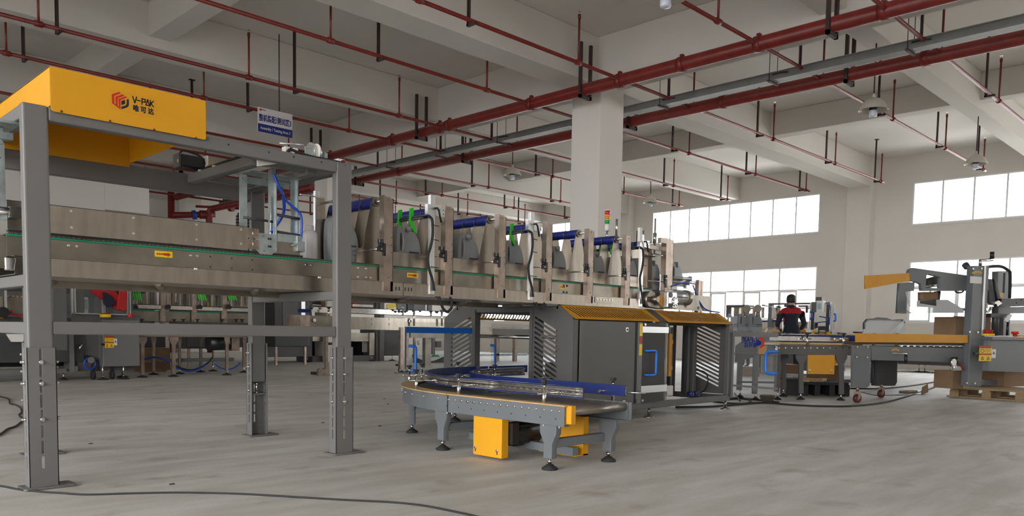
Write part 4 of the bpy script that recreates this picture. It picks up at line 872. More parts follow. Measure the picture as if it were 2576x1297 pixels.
B(6.95, 6.99, 5.05, 6.35, 0.165, 0.50).build('inner_panel', 'framedk', pk); B(7.5, 7.95, 5.6, 5.62, 0.165, 1.0).build('inner_panel', 'framedk', pk)  # dark backdrop panels added to deepen the shade inside the packer
for x, y in ((7.15, 5.0), (7.44, 4.92), (7.72, 4.88), (8.02, 5.1)): B(x, x+0.045, y, y+0.045, 0.165, 1.03).build('inner_post', 'framedk', pk)
for x, y in ((6.70, 4.67), (8.22, 4.67), (5.6, 4.68), (5.55, 6.38), (8.20, 6.38)):
    f = MB().lathe((x, y, 0), [(0.055, 0), (0.05, 0.012), (0.02, 0.022), (0.016, 0.04)], 14).cyl((x, y, 0.03), (x, y, 0.10), 0.012, 8).cyl((x, y, 0.055), (x, y, 0.07), 0.02, 6); f.build('levelling_foot', 'steel', pk)
# open acrylic doors at the entry and exit
a = at(1019, 822, y=6.2); b_ = at(1118, 836, y=6.2)
x0, x1 = 4.25, 5.42
z_ = lambda v, u=1040: at(u, v, y=5.95).z
ux0 = at(1019, 850, y=5.95).x; ux1 = 5.40
ed = plate('swing_guard', rect(0, 0, ux1-ux0, 0.60), [], (ux0, 5.95, z_(968)), X, Z, 0.008, 'acrylic', pk); ed['label'] = 'clear acrylic swing guard with bright blue bands'
B(ux0, ux1, 5.940, 5.944, z_(837), z_(822)).build('blue_band', 'bright', ed); B(ux0, ux0+0.03, 5.940, 5.944, z_(971), z_(958)).build('blue_band', 'bright', ed)
p = at(1040, 870, y=5.93); q = at(1040, 932, y=5.93)
MB().tube(smooth_path([(p.x-0.035, 5.945, p.z+0.0), (p.x-0.03, 5.91, p.z), (p.x, 5.90, p.z-0.01), (p.x+0.005, 5.90, p.z-0.06), (q.x+0.002, 5.90, q.z+0.06), (q.x, 5.90, q.z+0.01), (q.x-0.03, 5.91, q.z), (q.x-0.03, 5.945, q.z)], 5), 0.014, 8).build('handle', 'bright', ed)
xa = at(1236, 850, y=6.5).x; xb = at(1334, 850, y=6.5).x; zz = lambda v: at(1285, v, y=6.5).z
e2 = plate('swing_guard', rect(0, 0, xb-xa, zz(815)-zz(945)), [], (xa, 6.5, zz(945)), X, Z, 0.008, 'acrylic', pk); e2['label'] = 'clear acrylic guard with a white band'
B(xa, xb, 6.49, 6.494, zz(844), zz(827)).build('white_band', 'white', e2)
p = at(1240, 868, y=6.47); q = at(1240, 928, y=6.47)
MB().tube(smooth_path([(p.x-0.02, 6.49, p.z), (p.x, 6.45, p.z-0.005), (p.x+0.002, 6.44, p.z-0.05), (q.x, 6.44, q.z+0.04), (q.x-0.02, 6.47, q.z)], 5), 0.014, 8).build('handle', 'bright', e2)
D0 = Vector((8.27, 4.66, 0)); D1 = Vector((8.18, 4.02, 0)); dU = (D1-D0).normalized(); L = (D1-D0).length
def onD(u, v):
    d = FW + RT*((u-PX)/F_PX) - UP*((v-PY)/F_PX); n = Vector((-dU.y, dU.x, 0)); t = (D0-Vector((0, 0, CAMH))).dot(n)/d.dot(n); p = Vector((0, 0, CAMH))+d*t
    return ((p-D0).dot(dU), p.z)
s1 = onD(1958, 830)[0]
e3 = plate('swing_guard', rect(0.03, onD(1900, 985)[1], s1, onD(1900, 822)[1]), [], D0, dU, Z, 0.008, 'acrylic', pk); e3['label'] = 'clear acrylic door swung open, blue handle'
def band(name, u0, v0, u1, v1, m_, off=-0.008, th=0.006):
    a = onD(u0, v0); b = onD(u1, v1); n = Vector((dU.y, -dU.x, 0))
    return plate(name, rect(a[0], b[1], b[0], a[1]), [], D0+n*(-off), dU, Z, th, m_, e3)
band('top_bar', 1847, 835, 1958, 848, 'frame'); band('bottom_bar', 1842, 966, 1958, 980, 'frame')
band('edge_strip', 1838, 835, 1843, 1000, 'frame', off=-0.002)
a = onD(1948, 884); b_ = onD(1948, 938)
nn = Vector((dU.y, -dU.x, 0))
pt = lambda s, z, o: D0+dU*s+Vector((0, 0, z))+nn*o
MB().tube(smooth_path([pt(a[0]+0.05, a[1], 0.01), pt(a[0]+0.03, a[1]+0.005, 0.05), pt(a[0]-0.05, a[1]-0.005, 0.05), pt(a[0]-0.07, a[1]-0.05, 0.05), pt(a[0]-0.07, b_[1]+0.05, 0.05), pt(a[0]-0.05, b_[1], 0.05), pt(a[0]+0.03, b_[1], 0.05), pt(a[0]+0.05, b_[1], 0.01)], 5), 0.015, 8).build('handle', 'bright', e3)
bolt(e3, pt(onD(1956, 877)[0]-0.02, onD(1956, 877)[1], 0.02), (0, -1, 0), 0.03, 0.02, 'steeld', 'hinge_disc')
# mirrored emblem (door seen from its back)
c = onD(1912, 861); sc = 0.9
O = pt(c[0], c[1], 0.006)
plate('emblem_red', [(0.0, 0.065), (0.06, 0.035), (0.06, -0.035), (0.0, -0.07), (0.0, -0.045), (0.035, -0.02), (0.035, 0.015), (-0.02, 0.045)], [], O, dU, Z, 0.002, 'logor', e3)
plate('emblem_blue', [(-0.02, 0.03), (0.02, 0.008), (0.02, -0.015), (-0.012, -0.04), (-0.05, -0.02), (-0.05, 0.012)], [], O, dU, Z, 0.002, 'signb', e3)
c = onD(1889, 855); text('mirrored_lettering', 'V-PAK', 0.085, pt(c[0], c[1], 0.006), -dU, Z, 'signb', e3, 0.001, bold=0.002)
c = onD(1889, 868); text('mirrored_lettering', '唯可达', 0.06, pt(c[0], c[1], 0.006), -dU, Z, 'signb', e3, 0.001, bold=0.002)
# ================================================================ curved roller conveyor
rc = thing('roller_conveyor', 'low curved grey roller conveyor with navy guide rails and yellow drive guard in front', 'conveyor', (3.9, 4.0, 0))
CX, CYc, RO, RI = 5.13, 4.2, 1.53, 0.93; Y0c = 3.12; XE = 5.40
t = 0.003
straight = [(3.6, Y0c), (3.6, 4.2)]
def sideframe(path, nm='side_frame', s=1):
    MB().sweep([(x, y, 0) for x, y in path], [(-t, 0.284), (t, 0.284), (t, 0.404), (-t, 0.404)]).sweep([(x, y, 0) for x, y in path], [(0, 0.281), (0.05*s, 0.281), (0.05*s, 0.286), (0, 0.286)]).build(nm, 'greyb', rc)
A = lambda r, a0=180, a1=90, n=18: [(CX+r*math.cos(math.radians(a0+(a1-a0)*i/n)), CYc+r*math.sin(math.radians(a0+(a1-a0)*i/n))) for i in range(n+1)]
sideframe([(3.6, Y0c), (3.6, 3.6), (3.6, 4.198)], s=1); sideframe(A(RO)+[(XE, CYc+RO)], s=1)
sideframe([(4.2, Y0c-0.03), (4.2, 3.6), (4.2, 4.2)], s=-1); sideframe(A(RI)+[(XE, CYc+RI)], s=-1)
def strip(path, m_, prof, nm): MB().sweep([(x, y, 0) for x, y in path], prof).build(nm, m_, rc)
strip([(3.6, Y0c-0.01), (3.6, 3.6), (3.6, 4.2)], 'wood', [(-0.012, 0.404), (0.055, 0.404), (0.055, 0.412), (-0.012, 0.412)], 'edge_strip')
strip(A(RO)[:-2], 'wood', [(-0.02, 0.406), (0.10, 0.406), (0.10, 0.414), (-0.02, 0.414)], 'edge_strip')
strip([(3.655, Y0c-0.04), (3.655, Y0c+0.02)], 'yellow', [(-0.04, 0.30), (0.0, 0.30), (0.0, 0.41), (-0.04, 0.41)], 'end_bracket')
MB().cyl((3.62, Y0c+0.02, 0.345), (3.665, Y0c+0.02, 0.345), 0.04, 16).build('chain_sprocket', 'rubber', rc)
y = Y0c+0.0; first = None
while y < 4.2:
    o = MB().cyl((3.66, y, 0.372), (4.195, y, 0.372), 0.026, 12)
    o.cyl((3.72, y, 0.372), (3.75, y, 0.372), 0.03, 12).build('roller', 'steeld', rc) if False else o.build('roller', 'steeld', rc); y += 0.058
for i in range(30):
    an = math.radians(180-90*(i+0.5)/30); c, s = math.cos(an), math.sin(an)
    MB().cyl((CX+(RI+0.01)*c, CYc+(RI+0.01)*s, 0.377), (CX+(RO-0.01)*c, CYc+(RO-0.01)*s, 0.372), 0.019, 10, 0.028).build('roller', 'framedk', rc)
x = CX+0.03
while x < XE: MB().cyl((x, CYc+RI+0.01, 0.372), (x, CYc+RO-0.01, 0.372), 0.025, 10).build('roller', 'steeld', rc); x += 0.06
MB().box(4.2045, 4.212, 3.07, 3.35, 0.288, 0.402).build('end_plate', 'greyb', rc)
for i in range(17):
    yy = 3.16+i*0.064
    if yy < 4.19: bolt(rc, (3.597, yy, 0.372), (-1, 0, 0), 0.007, 0.012)
    if i % 2 == 0 and yy < 4.19: bolt(rc, (3.597, yy+0.03, 0.325), (-1, 0, 0), 0.004, 0.001, 'black', 'hole')
for i in range(9):
    an = math.radians(176-7.5*i); bolt(rc, (CX+(RO+0.003)*math.cos(an), CYc+(RO+0.003)*math.sin(an), 0.372), (round(math.cos(an), 2), round(math.sin(an), 2), 0), 0.007, 0.012)
for yy in (3.17, 3.30, 3.68, 3.82, 3.93, 4.17, 4.22): bolt(rc, (3.61, yy, 0.281), (0, 0, -1), 0.007, 0.014)
B(3.594, 3.5965, 4.196, 4.204, 0.286, 0.402).build('frame_joint', 'black', rc)
# guide rails: aluminium channel with navy slide strips
def rail(path, side, z0=0.445):
    h = 0.072
    o = MB().sweep([(x, y, 0) for x, y in path], [(0, z0+0.008), (side*0.010, z0+0.008), (side*0.010, z0+0.014), (side*0.004, z0+0.018), (side*0.004, z0+0.03), (side*0.008, z0+0.036), (side*0.004, z0+0.042), (side*0.004, z0+0.054), (side*0.010, z0+0.058), (side*0.010, z0+h-0.008), (0, z0+h-0.008)]).build('guide_rail', 'alum2', rc)
    MB().sweep([(x, y, 0) for x, y in path], [(0, z0), (-side*0.010, z0), (-side*0.010, z0+h), (side*0.011, z0+h), (side*0.011, z0+h-0.006), (0, z0+h-0.006)]).build('slide_strip', 'navy', o)
    MB().sweep([(x, y, 0) for x, y in path], [(0, z0), (side*0.011, z0), (side*0.011, z0+0.007), (0, z0+0.007)]).build('slide_strip', 'navy', o)
RrO, RrI = 1.35, 0.98
rail([(3.78, 3.13), (3.78, 3.6), (3.78, 4.1)]+A(RrO)+[(5.25, CYc+RrO)], -1)
rail([(5.27, CYc+RrO), (5.42, CYc+RrO), (5.8, CYc+RrO)], -1)
rail([(4.15, 3.08), (4.15, 3.6), (4.15, 4.1)]+A(RrI)+[(5.38, CYc+RrI)], 1)
def railpost(x, y, dx, dy, far=False, kr=0.022):
    z0 = 0.412
    p_ = MB().cyl((x, y, z0-0.03), (x, y, 0.50), 0.0125, 12).build('rail_post', 'chrome', rc)
    MB().cyl((x, y, 0.50), (x, y, 0.53), 0.005, 8).build('stud', 'chrome', p_)
    knob(MB(), (x, y, 0.522), kr, 0.034).build('star_knob', 'rubber', p_)
    d = Vector((dx, dy, 0)).normalized(); c = Vector((x, y, 0.472))
    e = Vector((-d.y, d.x, 0))
    MB().cyl(c-d*0.05, c+d*0.14, 0.0055, 8).cyl(c+d*0.125, c+d*0.15, 0.009, 8).cyl(c-d*0.055, c-d*0.045, 0.008, 8).build('cross_rod', 'chrome', p_)
railpost(3.625, 3.315, 1, 0); railpost(3.625, 4.12, 1, 0)
for an in (160, 133):
    c, s = math.cos(math.radians(an)), math.sin(math.radians(an)); railpost(CX+(RO-0.03)*c, CYc+(RO-0.03)*s, -c, -s)
railpost(4.225, 3.24, -1, 0)
for an in (118, 95): 
    c, s = math.cos(math.radians(an)), math.sin(math.radians(an)); railpost(CX+(RO-0.03)*c, CYc+(RO-0.03)*s, -c, -s)
for an in (165, 135, 105):
    c, s = math.cos(math.radians(an)), math.sin(math.radians(an)); railpost(CX+(RI-0.02)*c, CYc+(RI-0.02)*s, c, s)
MB().cyl((4.16, 3.09, 0.47), (4.16+0.06, 2.97, 0.47), 0.004, 6).build('rail_stub', 'chrome', rc)
# legs
def leg(x, y, ax):
    """gusset plate spreads along ax"""
    U = Vector((ax[0], ax[1], 0)).normalized()
    g = plate('leg', [(-0.035, 0.07), (0.035, 0.07), (0.035, 0.165), (0.068, 0.23), (0.068, 0.281), (-0.068, 0.281), (-0.068, 0.23), (-0.035, 0.165)], [], (x, y, 0), U, Z, 0.05, 'greyb', rc, 0.004)
    foot(g, x, y, 0.075)
def legat(an, r): c, s = math.cos(math.radians(an)), math.sin(math.radians(an)); leg(CX+r*c, CYc+r*s, (-s, c))
leg(3.63, 3.26, (0, 1)); leg(4.17, 3.22, (0, 1)); legat(176, 1.49); legat(137, 1.46); legat(98, 1.46); legat(170, 0.95); legat(105, 0.95)
MB().box(3.65, 4.15, 3.235, 3.285, 0.135, 0.19).build('cross_member', 'greyb', rc, 0.004)
MB().beam((3.66, 4.3, 0.165), (4.17, 4.3, 0.165), 0.05, 0.055).build('cross_member', 'greyb', rc, 0.004)
MB().beam((4.07, 5.17, 0.2), (4.5, 4.85, 0.2), 0.05, 0.055).build('cross_member', 'greyb', rc, 0.004)
MB().beam((3.90, 3.28, 0.085), (3.90, 4.28, 0.085), 0.06, 0.055).build('cross_member', 'greyb', rc, 0.004)
MB().beam((3.66, 4.25, 0.10), (3.66, 3.29, 0.10), 0.03, 0.05).build('cross_member', 'greyb', rc, 0.004) if False else None
MB().box(3.598, 3.665, 3.66, 3.935, 0.018, 0.281).build('drive_guard', 'yellow', rc, 0.006)
for yy in (3.91, 3.70):
    B(3.5965, 3.5975, yy-0.004, yy+0.004, 0.042, 0.062).build('guard_slot', 'black', rc); bolt(rc, (3.5975, yy, 0.068), (-1, 0, 0), 0.008, 0.008)
MB().box(4.02, 4.05, 3.30, 3.62, 0.045, 0.30).box(4.0, 4.02, 3.30, 3.345, 0.045, 0.30).box(3.92, 4.05, 3.30, 3.62, 0.045, 0.055).build('rear_guard', 'yellow', rc)
mo = MB().cyl((3.70, 3.72, 0.165), (3.98, 3.72, 0.165), 0.075, 18).box(3.67, 3.73, 3.63, 3.81, 0.11, 0.25).build('drive_motor', 'black', rc)
for i in range(8):
    a_ = 2*math.pi*i/8; MB().beam((3.76, 3.72+0.078*math.cos(a_), 0.165+0.078*math.sin(a_)), (3.96, 3.72+0.078*math.cos(a_), 0.165+0.078*math.sin(a_)), 0.006, 0.012).build('cooling_fin', 'rubber', mo)
# ================================================================ background machinery, built on upright planes at their true distance
class PL:
    def __init__(s, p0, d, zoom): s.p0 = Vector((p0[0], p0[1], 0)); s.d = Vector((d[0], d[1], 0)).normalized(); s.n = Vector((s.d.y, -s.d.x, 0)); s.zm = zoom
    def sz(s, a, b, off=0.0):
        x0, y0, k = s.zm; u, v = x0+a/k, y0+b/k; p0 = s.p0+s.n*off
        d = FW + RT*((u-PX)/F_PX) - UP*((v-PY)/F_PX); o = Vector((0, 0, CAMH)); t = (p0-o).dot(s.n)/d.dot(s.n); p = o+d*t
        return ((p-p0).dot(s.d), p.z)
    def w(s, a, b, off=0.0):
        q = s.sz(a, b, off); return s.p0+s.n*off+s.d*q[0]+Vector((0, 0, q[1]))
    def poly(s, name, pts, m, parent, off=0.0, th=0.03, holes=(), zmin=None, bevel=0.0):
        f = lambda p: (lambda q: (q[0], max(q[1], zmin) if zmin is not None else q[1]))(s.sz(p[0], p[1], off))
        return plate(name, [f(p) for p in pts], [[f(p) for p in h] for h in holes], s.p0+s.n*off, s.d, Z, th, m, parent, bevel)
    def bx(s, name, x0, y0, x1, y1, m, parent, off=0.0, th=0.05, z0=None, z1=None, bevel=0.0):
        """upright box whose picture spans x0..x1, y0..y1; depth th goes away from the camera"""
        a = s.sz((x0), (y0+y1)/2, off); b = s.sz(x1, (y0+y1)/2, off); zt = s.sz((x0+x1)/2, y0, off)[1] if z1 is None else z1; zb = s.sz((x0+x1)/2, y1, off)[1] if z0 is None else z0
        mb = MB(); P0 = s.p0+s.n*off; mb.T = Matrix(((s.d.x, -s.n.x, 0, P0.x), (s.d.y, -s.n.y, 0, P0.y), (0, 0, 1, 0), (0, 0, 0, 1)))
        mb.box(a[0], b[0], 0, th, zb, zt); return mb.build(name, m, parent, bevel)
    def rod(s, name, pts, r, m, parent, off=0.0, n=8, smooth=True):
        ps = [s.w(p[0], p[1], off+(p[2] if len(p) > 2 else 0)) for p in pts]
        return MB().tube(smooth_path(ps, 4) if smooth and len(ps) > 2 else ps, r, n).build(name, m, parent)
def warning_label(pl, x0, y0, x1, y1, parent, off, small=True):
    s = pl.bx('warning_sticker', x0, y0, x1, y1, 'stickery', parent, off, 0.004)
    w_, h_ = x1-x0, y1-y0
    pl.bx('red_stripe', x0, y0, x1, y0+h_*0.16, 'stickerr', s, off+0.003, 0.004); pl.bx('red_stripe', x0, y0+h_*0.50, x1, y0+h_*0.60, 'stickerr', s, off+0.003, 0.004)
    c = [(x0+w_*0.26+w_*0.16*math.cos(t*math.pi/5), y0+h_*0.33+h_*0.13*math.sin(t*math.pi/5)) for t in range(10)]; c2 = [((p[0]-x0-w_*0.26)*0.8+x0+w_*0.26, (p[1]-y0-h_*0.33)*0.8+y0+h_*0.33) for p in c]
    pl.poly('earth_mark', c, 'print', s, off+0.003, 0.002, holes=[c2])
    for k in (0.26, 0.72): pl.poly('hazard_mark', [(x0+w_*(k-0.12), y1-h_*0.08), (x0+w_*(k+0.12), y1-h_*0.08), (x0+w_*k, y1-h_*0.32)], 'print', s, off+0.003, 0.002, holes=[[(x0+w_*(k-0.07), y1-h_*0.11), (x0+w_*(k+0.07), y1-h_*0.11), (x0+w_*k, y1-h_*0.25)]])
    for k in range(4): pl.bx('text_line', x0+w_*0.5, y0+h_*(0.22+0.06*k), x1-w_*0.08, y0+h_*(0.235+0.06*k), 'print', s, off+0.003, 0.002)
    if small:
        t = pl.bx('white_sticker', x1+w_*0.02, y0+h_*0.22, x1+w_*0.35, y0+h_*0.80, 'stickerw', parent, off, 0.004)
        pl.poly('hazard_mark', [(x1+w_*0.09, y0+h_*0.55), (x1+w_*0.28, y0+h_*0.55), (x1+w_*0.185, y0+h_*0.36)], 'print', t, off+0.003, 0.002)
def angle_scale(pl, cx, cy, w_, parent, off):
    o = [(cx+w_*math.cos(math.radians(a)), cy-w_*0.62*math.sin(math.radians(a))) for a in range(20, 161, 14)]; i = [(cx+w_*0.62*math.cos(math.radians(a)), cy-w_*0.30*math.sin(math.radians(a))) for a in range(160, 19, -14)]
    s = pl.poly('curved_scale_sticker', o+i, 'stickery', parent, off, 0.004)
    o = [(cx+w_*0.85*math.cos(math.radians(a)), cy-w_*0.50*math.sin(math.radians(a))) for a in range(30, 151, 12)]; i = [(cx+w_*0.75*math.cos(math.radians(a)), cy-w_*0.40*math.sin(math.radians(a))) for a in range(150, 29, -12)]
    pl.poly('scale_print', o+i, 'stickerr', s, off+0.003, 0.002)
# ---------------------------------------------------------------- carton sealer on the right
cs = thing('carton_sealer', 'grey carton taping machine with yellow side guard and raised tape arm at the right edge', 'machine', (11.8, 3.7, 0))
yw = math.radians(-20)
S = PL((10.5, 4.05), (math.cos(yw), math.sin(yw)), (2100, 620, 3.088))
S.poly('side_plate', [(135, 765), (270, 768), (268, 1055), (258, 1082), (235, 1096), (130, 1092)], 'greyb', cs, 0.02, 0.04, bevel=0.004)
S.poly('body_beam', [(270, 768), (1015, 790), (1012, 905), (830, 895), (275, 880)], 'greyb', cs, 0.0, 0.05, bevel=0.004)
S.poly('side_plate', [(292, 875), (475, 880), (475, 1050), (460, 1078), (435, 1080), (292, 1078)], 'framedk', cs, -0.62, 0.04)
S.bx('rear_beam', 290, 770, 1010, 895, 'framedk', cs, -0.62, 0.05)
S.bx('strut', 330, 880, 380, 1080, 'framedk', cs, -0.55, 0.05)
S.poly('yellow_guard', [(168, 672), (1022, 685), (1022, 748), (168, 742)], 'amber', cs, 0.06, 0.05, bevel=0.004)
S.bx('belt_bed', 225, 744, 1020, 764, 'framedk', cs, 0.02, 0.55)
S.bx('knob_cap', 180, 660, 213, 672, 'black', cs, 0.03, 0.08)
for k in range(10): S.rod('roller', [(520+k*50, 766), (520+k*50, 770, -0.5)], 0.02, 'steeld', cs, -0.02, smooth=False)
mz = 0.142
S.poly('mast', [(1055, 150), (1172, 150), (1110, 1083), (1005, 1080)], 'greyb', cs, 0.05, 0.11, bevel=0.008)
S.poly('mast_edge', [(1160, 150), (1174, 152), (1150, 690), (1137, 690)], 'alu', cs, 0.11, 0.01)
for p in ((1072, 172), (1137, 170), (1045, 662), (1108, 664), (1023, 1058), (1085, 1060)):
    c = S.w(p[0], p[1], 0.105); MB().cyl(c, c+S.n*0.012, 0.016, 8).build('bolt', 'chrome', cs)
angle_scale(S, 1105, 215, 42, cs, 0.107); S.bx('instruction_plate', 1052, 232, 1143, 285, 'stickerw', cs, 0.107, 0.003)
arm = [(562, 205), (572, 178), (598, 165), (1052, 228), (1045, 343), (665, 345), (660, 292), (622, 275), (575, 265)]
S.poly('tape_arm', arm, 'greyb', cs, -0.02, 0.05, holes=[[(702, 222), (715, 216), (812, 238), (805, 322), (692, 320)]], bevel=0.004)
S.poly('tape_arm', arm, 'greyb', cs, -0.45, 0.05, holes=[[(702, 222), (715, 216), (812, 238), (805, 322), (692, 320)]])
S.rod('roller', [(695, 290), (800, 262, -0.0)], 0.07, 'framedk', cs, -0.2, 12, False)
S.rod('chrome_bar', [(695, 312), (805, 297)], 0.02, 'chrome', cs, -0.1, 8, False)
S.poly('yellow_fin', [(235, 225), (570, 205), (577, 265), (235, 328)], 'amber', cs, -0.0, 0.03)
S.poly('down_arm', [(495, 285), (612, 275), (605, 345), (553, 348), (545, 520), (480, 516)], 'greyb', cs, -0.04, 0.04)
S.poly('toe_plate', [(532, 480), (600, 518), (545, 520)], 'alu', cs, -0.08, 0.02)
S.poly('side_skid', [(552, 350), (562, 350), (572, 415), (660, 418), (660, 440), (790, 460), (790, 412), (875, 412), (960, 462), (1003, 495), (1000, 515), (650, 515), (600, 485), (570, 440)], 'wrap', cs, 0.04, 0.01)
S.poly('tape_unit', [(663, 352), (782, 352), (782, 405), (663, 425)], 'card', cs, -0.15, 0.08); S.poly('tape_unit_case', [(663, 425), (785, 405), (795, 345), (800, 350), (785, 470), (663, 465)], 'framedk', cs, -0.14, 0.10)
S.rod('push_rod', [(665, 448), (1035, 490)], 0.018, 'black', cs, -0.1, 8, False)
S.rod('hand_crank', [(1130, 150), (1130, 106), (1165, 105), (1226, 101)], 0.022, 'chrome', cs, 0.03, 8, False); S.rod('crank_grip', [(1222, 92), (1222, 40)], 0.03, 'black', cs, 0.03, 8, False)
S.rod('clamp_handle', [(1038, 228), (1040, 165), (1020, 142)], 0.02, 'framedk', cs, -0.05); S.rod('clamp_grip', [(1028, 160), (1012, 138)], 0.045, 'framedk', cs, -0.05, 10, False)
S.rod('arched_cable', [(1172, 160), (1230, 153), (1295, 155), (1340, 180), (1362, 215), (1358, 400)], 0.022, 'rubber', cs, -0.1)
S.rod('looped_cable', [(935, 345), (955, 357), (985, 355), (1000, 343)], 0.012, 'rubber', cs, 0.0)
S.poly('rear_mast', [(1245, 192), (1352, 190), (1340, 400), (1335, 690), (1285, 690), (1290, 410), (1240, 400)], 'greyb', cs, -0.75, 0.10, holes=[[(1285, 205), (1302, 205), (1295, 360), (1278, 360)]])
S.bx('rear_mast_clip', 1277, 358, 1308, 396, 'amber', cs, -0.68, 0.05)
S.poly('pivot_plate', [(1168, 248), (1240, 258), (1270, 430), (1240, 455), (1195, 450), (1190, 340), (1168, 335)], 'greyb', cs, -0.2, 0.05); S.poly('pivot_edge', [(1232, 250), (1242, 255), (1282, 420), (1262, 440)], 'framedk', cs, -0.14, 0.04)
S.bx('yellow_pad', 1160, 345, 1200, 430, 'amber', cs, -0.22, 0.03)
S.poly('cross_bar', [(1285, 405), (1480, 398), (1480, 462), (1270, 468)], 'black', cs, -0.1, 0.05, holes=[circ(1398, 436, 6, 8), circ(1436, 415, 5, 8)])
S.poly('cross_beam', [(1255, 470), (1480, 465), (1480, 518), (1250, 520)], 'greyb', cs, -0.16, 0.06)
S.poly('hinge_head', [(1235, 430), (1260, 418), (1285, 440), (1250, 465)], 'chrome', cs, 0.0, 0.06)
S.rod('stem', [(1248, 465), (1245, 690)], 0.05, 'framedk', cs, -0.05, 10, False); S.bx('black_clamp', 1213, 520, 1350, 550, 'black', cs, 0.0, 0.1)
S.poly('white_lever', [(1318, 575), (1345, 528), (1375, 525), (1365, 545), (1338, 585)], 'white', cs, 0.05, 0.03); S.rod('lever_post', [(1345, 585), (1338, 690)], 0.018, 'black', cs, 0.0, 8, False)
S.rod('spring_cable', [(1165, 470), (1175, 500), (1200, 498), (1212, 470)], 0.02, 'chrome', cs, 0.0); S.bx('white_valve', 1155, 440, 1190, 480, 'white', cs, -0.02, 0.05)
S.poly('control_box', [(1128, 722), (1432, 727), (1420, 975), (1116, 962)], 'greyb', cs, 0.05, 0.30, bevel=0.006)
S.poly('control_lid', [(1140, 700), (1450, 700), (1435, 727), (1125, 722)], 'greyb', cs, 0.07, 0.34, bevel=0.004); S.bx('side_box', 1430, 700, 1500, 960, 'greyb', cs, -0.1, 0.2)
S.bx('yellow_side_guard', 1440, 690, 1520, 750, 'amber', cs, -0.3, 0.1); S.bx('lid_latch', 1090, 820, 1128, 836, 'black', cs, 0.2, 0.03)
c = S.w(1188, 692, 0.12); MB().cyl(c, c+Vector((0, 0, 0.03)), 0.085, 16).build('switch_base', 'stickery', cs); MB().cyl(c+Vector((0, 0, 0.03)), c+Vector((0, 0, 0.085)), 0.065, 16).build('red_switch', 'redcloth', cs)
c = S.w(1400, 697, 0.12); MB().cyl(c, c+Vector((0, 0, 0.035)), 0.03, 12).cyl(c+Vector((0, 0, 0.035)), c+Vector((0, 0, 0.07)), 0.05, 16).build('emergency_stop', 'sredlamp', cs)
warning_label(S, 1123, 770, 1218, 888, cs, 0.202)
angle_scale(S, 470, 812, 34, cs, 0.03)
S.rod('side_crank', [(455, 827), (555, 832), (560, 905)], 0.014, 'chrome', cs, 0.1, 8, False); S.rod('crank_grip', [(553, 838), (553, 905)], 0.022, 'black', cs, 0.12, 8, False)
c = S.w(912, 897, 0.12); MB().cyl(c, c+S.n*0.03, 0.05, 16).build('pressure_gauge', 'chrome', cs); S.rod('regulator', [(930, 860), (932, 910)], 0.045, 'black', cs, 0.08, 10, False); S.rod('water_trap', [(930, 910), (928, 962)], 0.03, 'alu', cs, 0.08, 10, False)
S.rod('red_hose', [(950, 900), (975, 925), (1005, 955)], 0.009, 'redcloth', cs, 0.08)
for p in ((172, 778), (253, 778), (168, 857), (250, 860)): 
    c = S.w(p[0], p[1], 0.042); MB().cyl(c, c+S.n*0.01, 0.012, 8).build('bolt', 'chrome', cs)
S.bx('lower_beam', 1115, 1035, 1310, 1075, 'greyb', cs, -0.35, 0.06); S.bx('lower_motor', 1200, 970, 1310, 1040, 'framedk', cs, -0.5, 0.2)
def caster(off, px, py, up, hw=0.0):
    c = S.w(px, py, off); cz = 0.058; z1 = S.sz(px, up, off)[1]
    f = MB().cyl((c.x, c.y, 0.15), (c.x, c.y, max(z1, 0.17)+0.02), 0.02, 10).box(c.x-0.035, c.x+0.035, c.y-0.035, c.y+0.035, 0.135, 0.15).beam(c.xy.to_3d()+Vector((0, 0, 0.06))+S.n*0.03, c.xy.to_3d()+Vector((0, 0, 0.14))+S.n*0.03, 0.035, 0.004).beam(c.xy.to_3d()+Vector((0, 0, 0.06))-S.n*0.03, c.xy.to_3d()+Vector((0, 0, 0.14))-S.n*0.03, 0.035, 0.004).build('caster_fork', 'angle', cs)
    q = Vector((c.x, c.y, cz)); MB().cyl(q-S.n*0.02, q+S.n*0.02, 0.058, 20).build('caster_tyre', 'tyre', f); MB().cyl(q-S.n*0.022, q+S.n*0.022, 0.026, 16).build('caster_hub', 'steeld', f)
caster(0.0, 175, 1160, 1096); caster(-0.55, 360, 1140, 1078)
# pallet with separate planks and blocks
pl_ = thing('wooden_pallet', 'weathered wooden pallet under the carton taping machine', 'pallet', (13.3, 3.0, 0))
a = at(2384, 997, z=0); 
px0, py0 = a.x, a.y
for i in range(6): B(px0+i*0.19, px0+i*0.19+0.12, py0-1.35, py0+0.02, 0.122, 0.142).build('deck_plank', 'pallet', pl_)
for j in range(4):
    yy = py0-0.10-j*0.42
    B(px0, px0+1.07, yy-0.03, yy+0.07, 0.10, 0.1215).build('stringer', 'pallet', pl_)
    for i in range(3): B(px0+0.01+i*0.46, px0+0.13+i*0.46, yy-0.04, yy+0.08, 0.018, 0.0995).build('block', 'pallet', pl_)
for i in range(3): B(px0+i*0.46, px0+i*0.46+0.14, py0-1.35, py0+0.02, 0.0, 0.0175).build('bottom_plank', 'pallet', pl_)
def box_thing(name, label, cat, pl, x0, y0, x1, y1, m, off, th, z0=None, flaps=False):
    r = thing(name, label, cat, pl.w((x0+x1)/2, y1, off)); r.location.z = z0 if z0 is not None else r.location.z
    pl.bx('body', x0, y0, x1, y1, m, r, off, th, z0=z0)
    if flaps: pl.bx('flap', x0-4, y0-4, x1+4, y0, m, r, off+0.01, 0.03)
    return r
box_thing('cardboard_box', 'brown cardboard box standing on the sealer belt, left of its mast', 'box', S, 940, 545, 1045, 684, 'card', -0.25, 0.35, flaps=True)
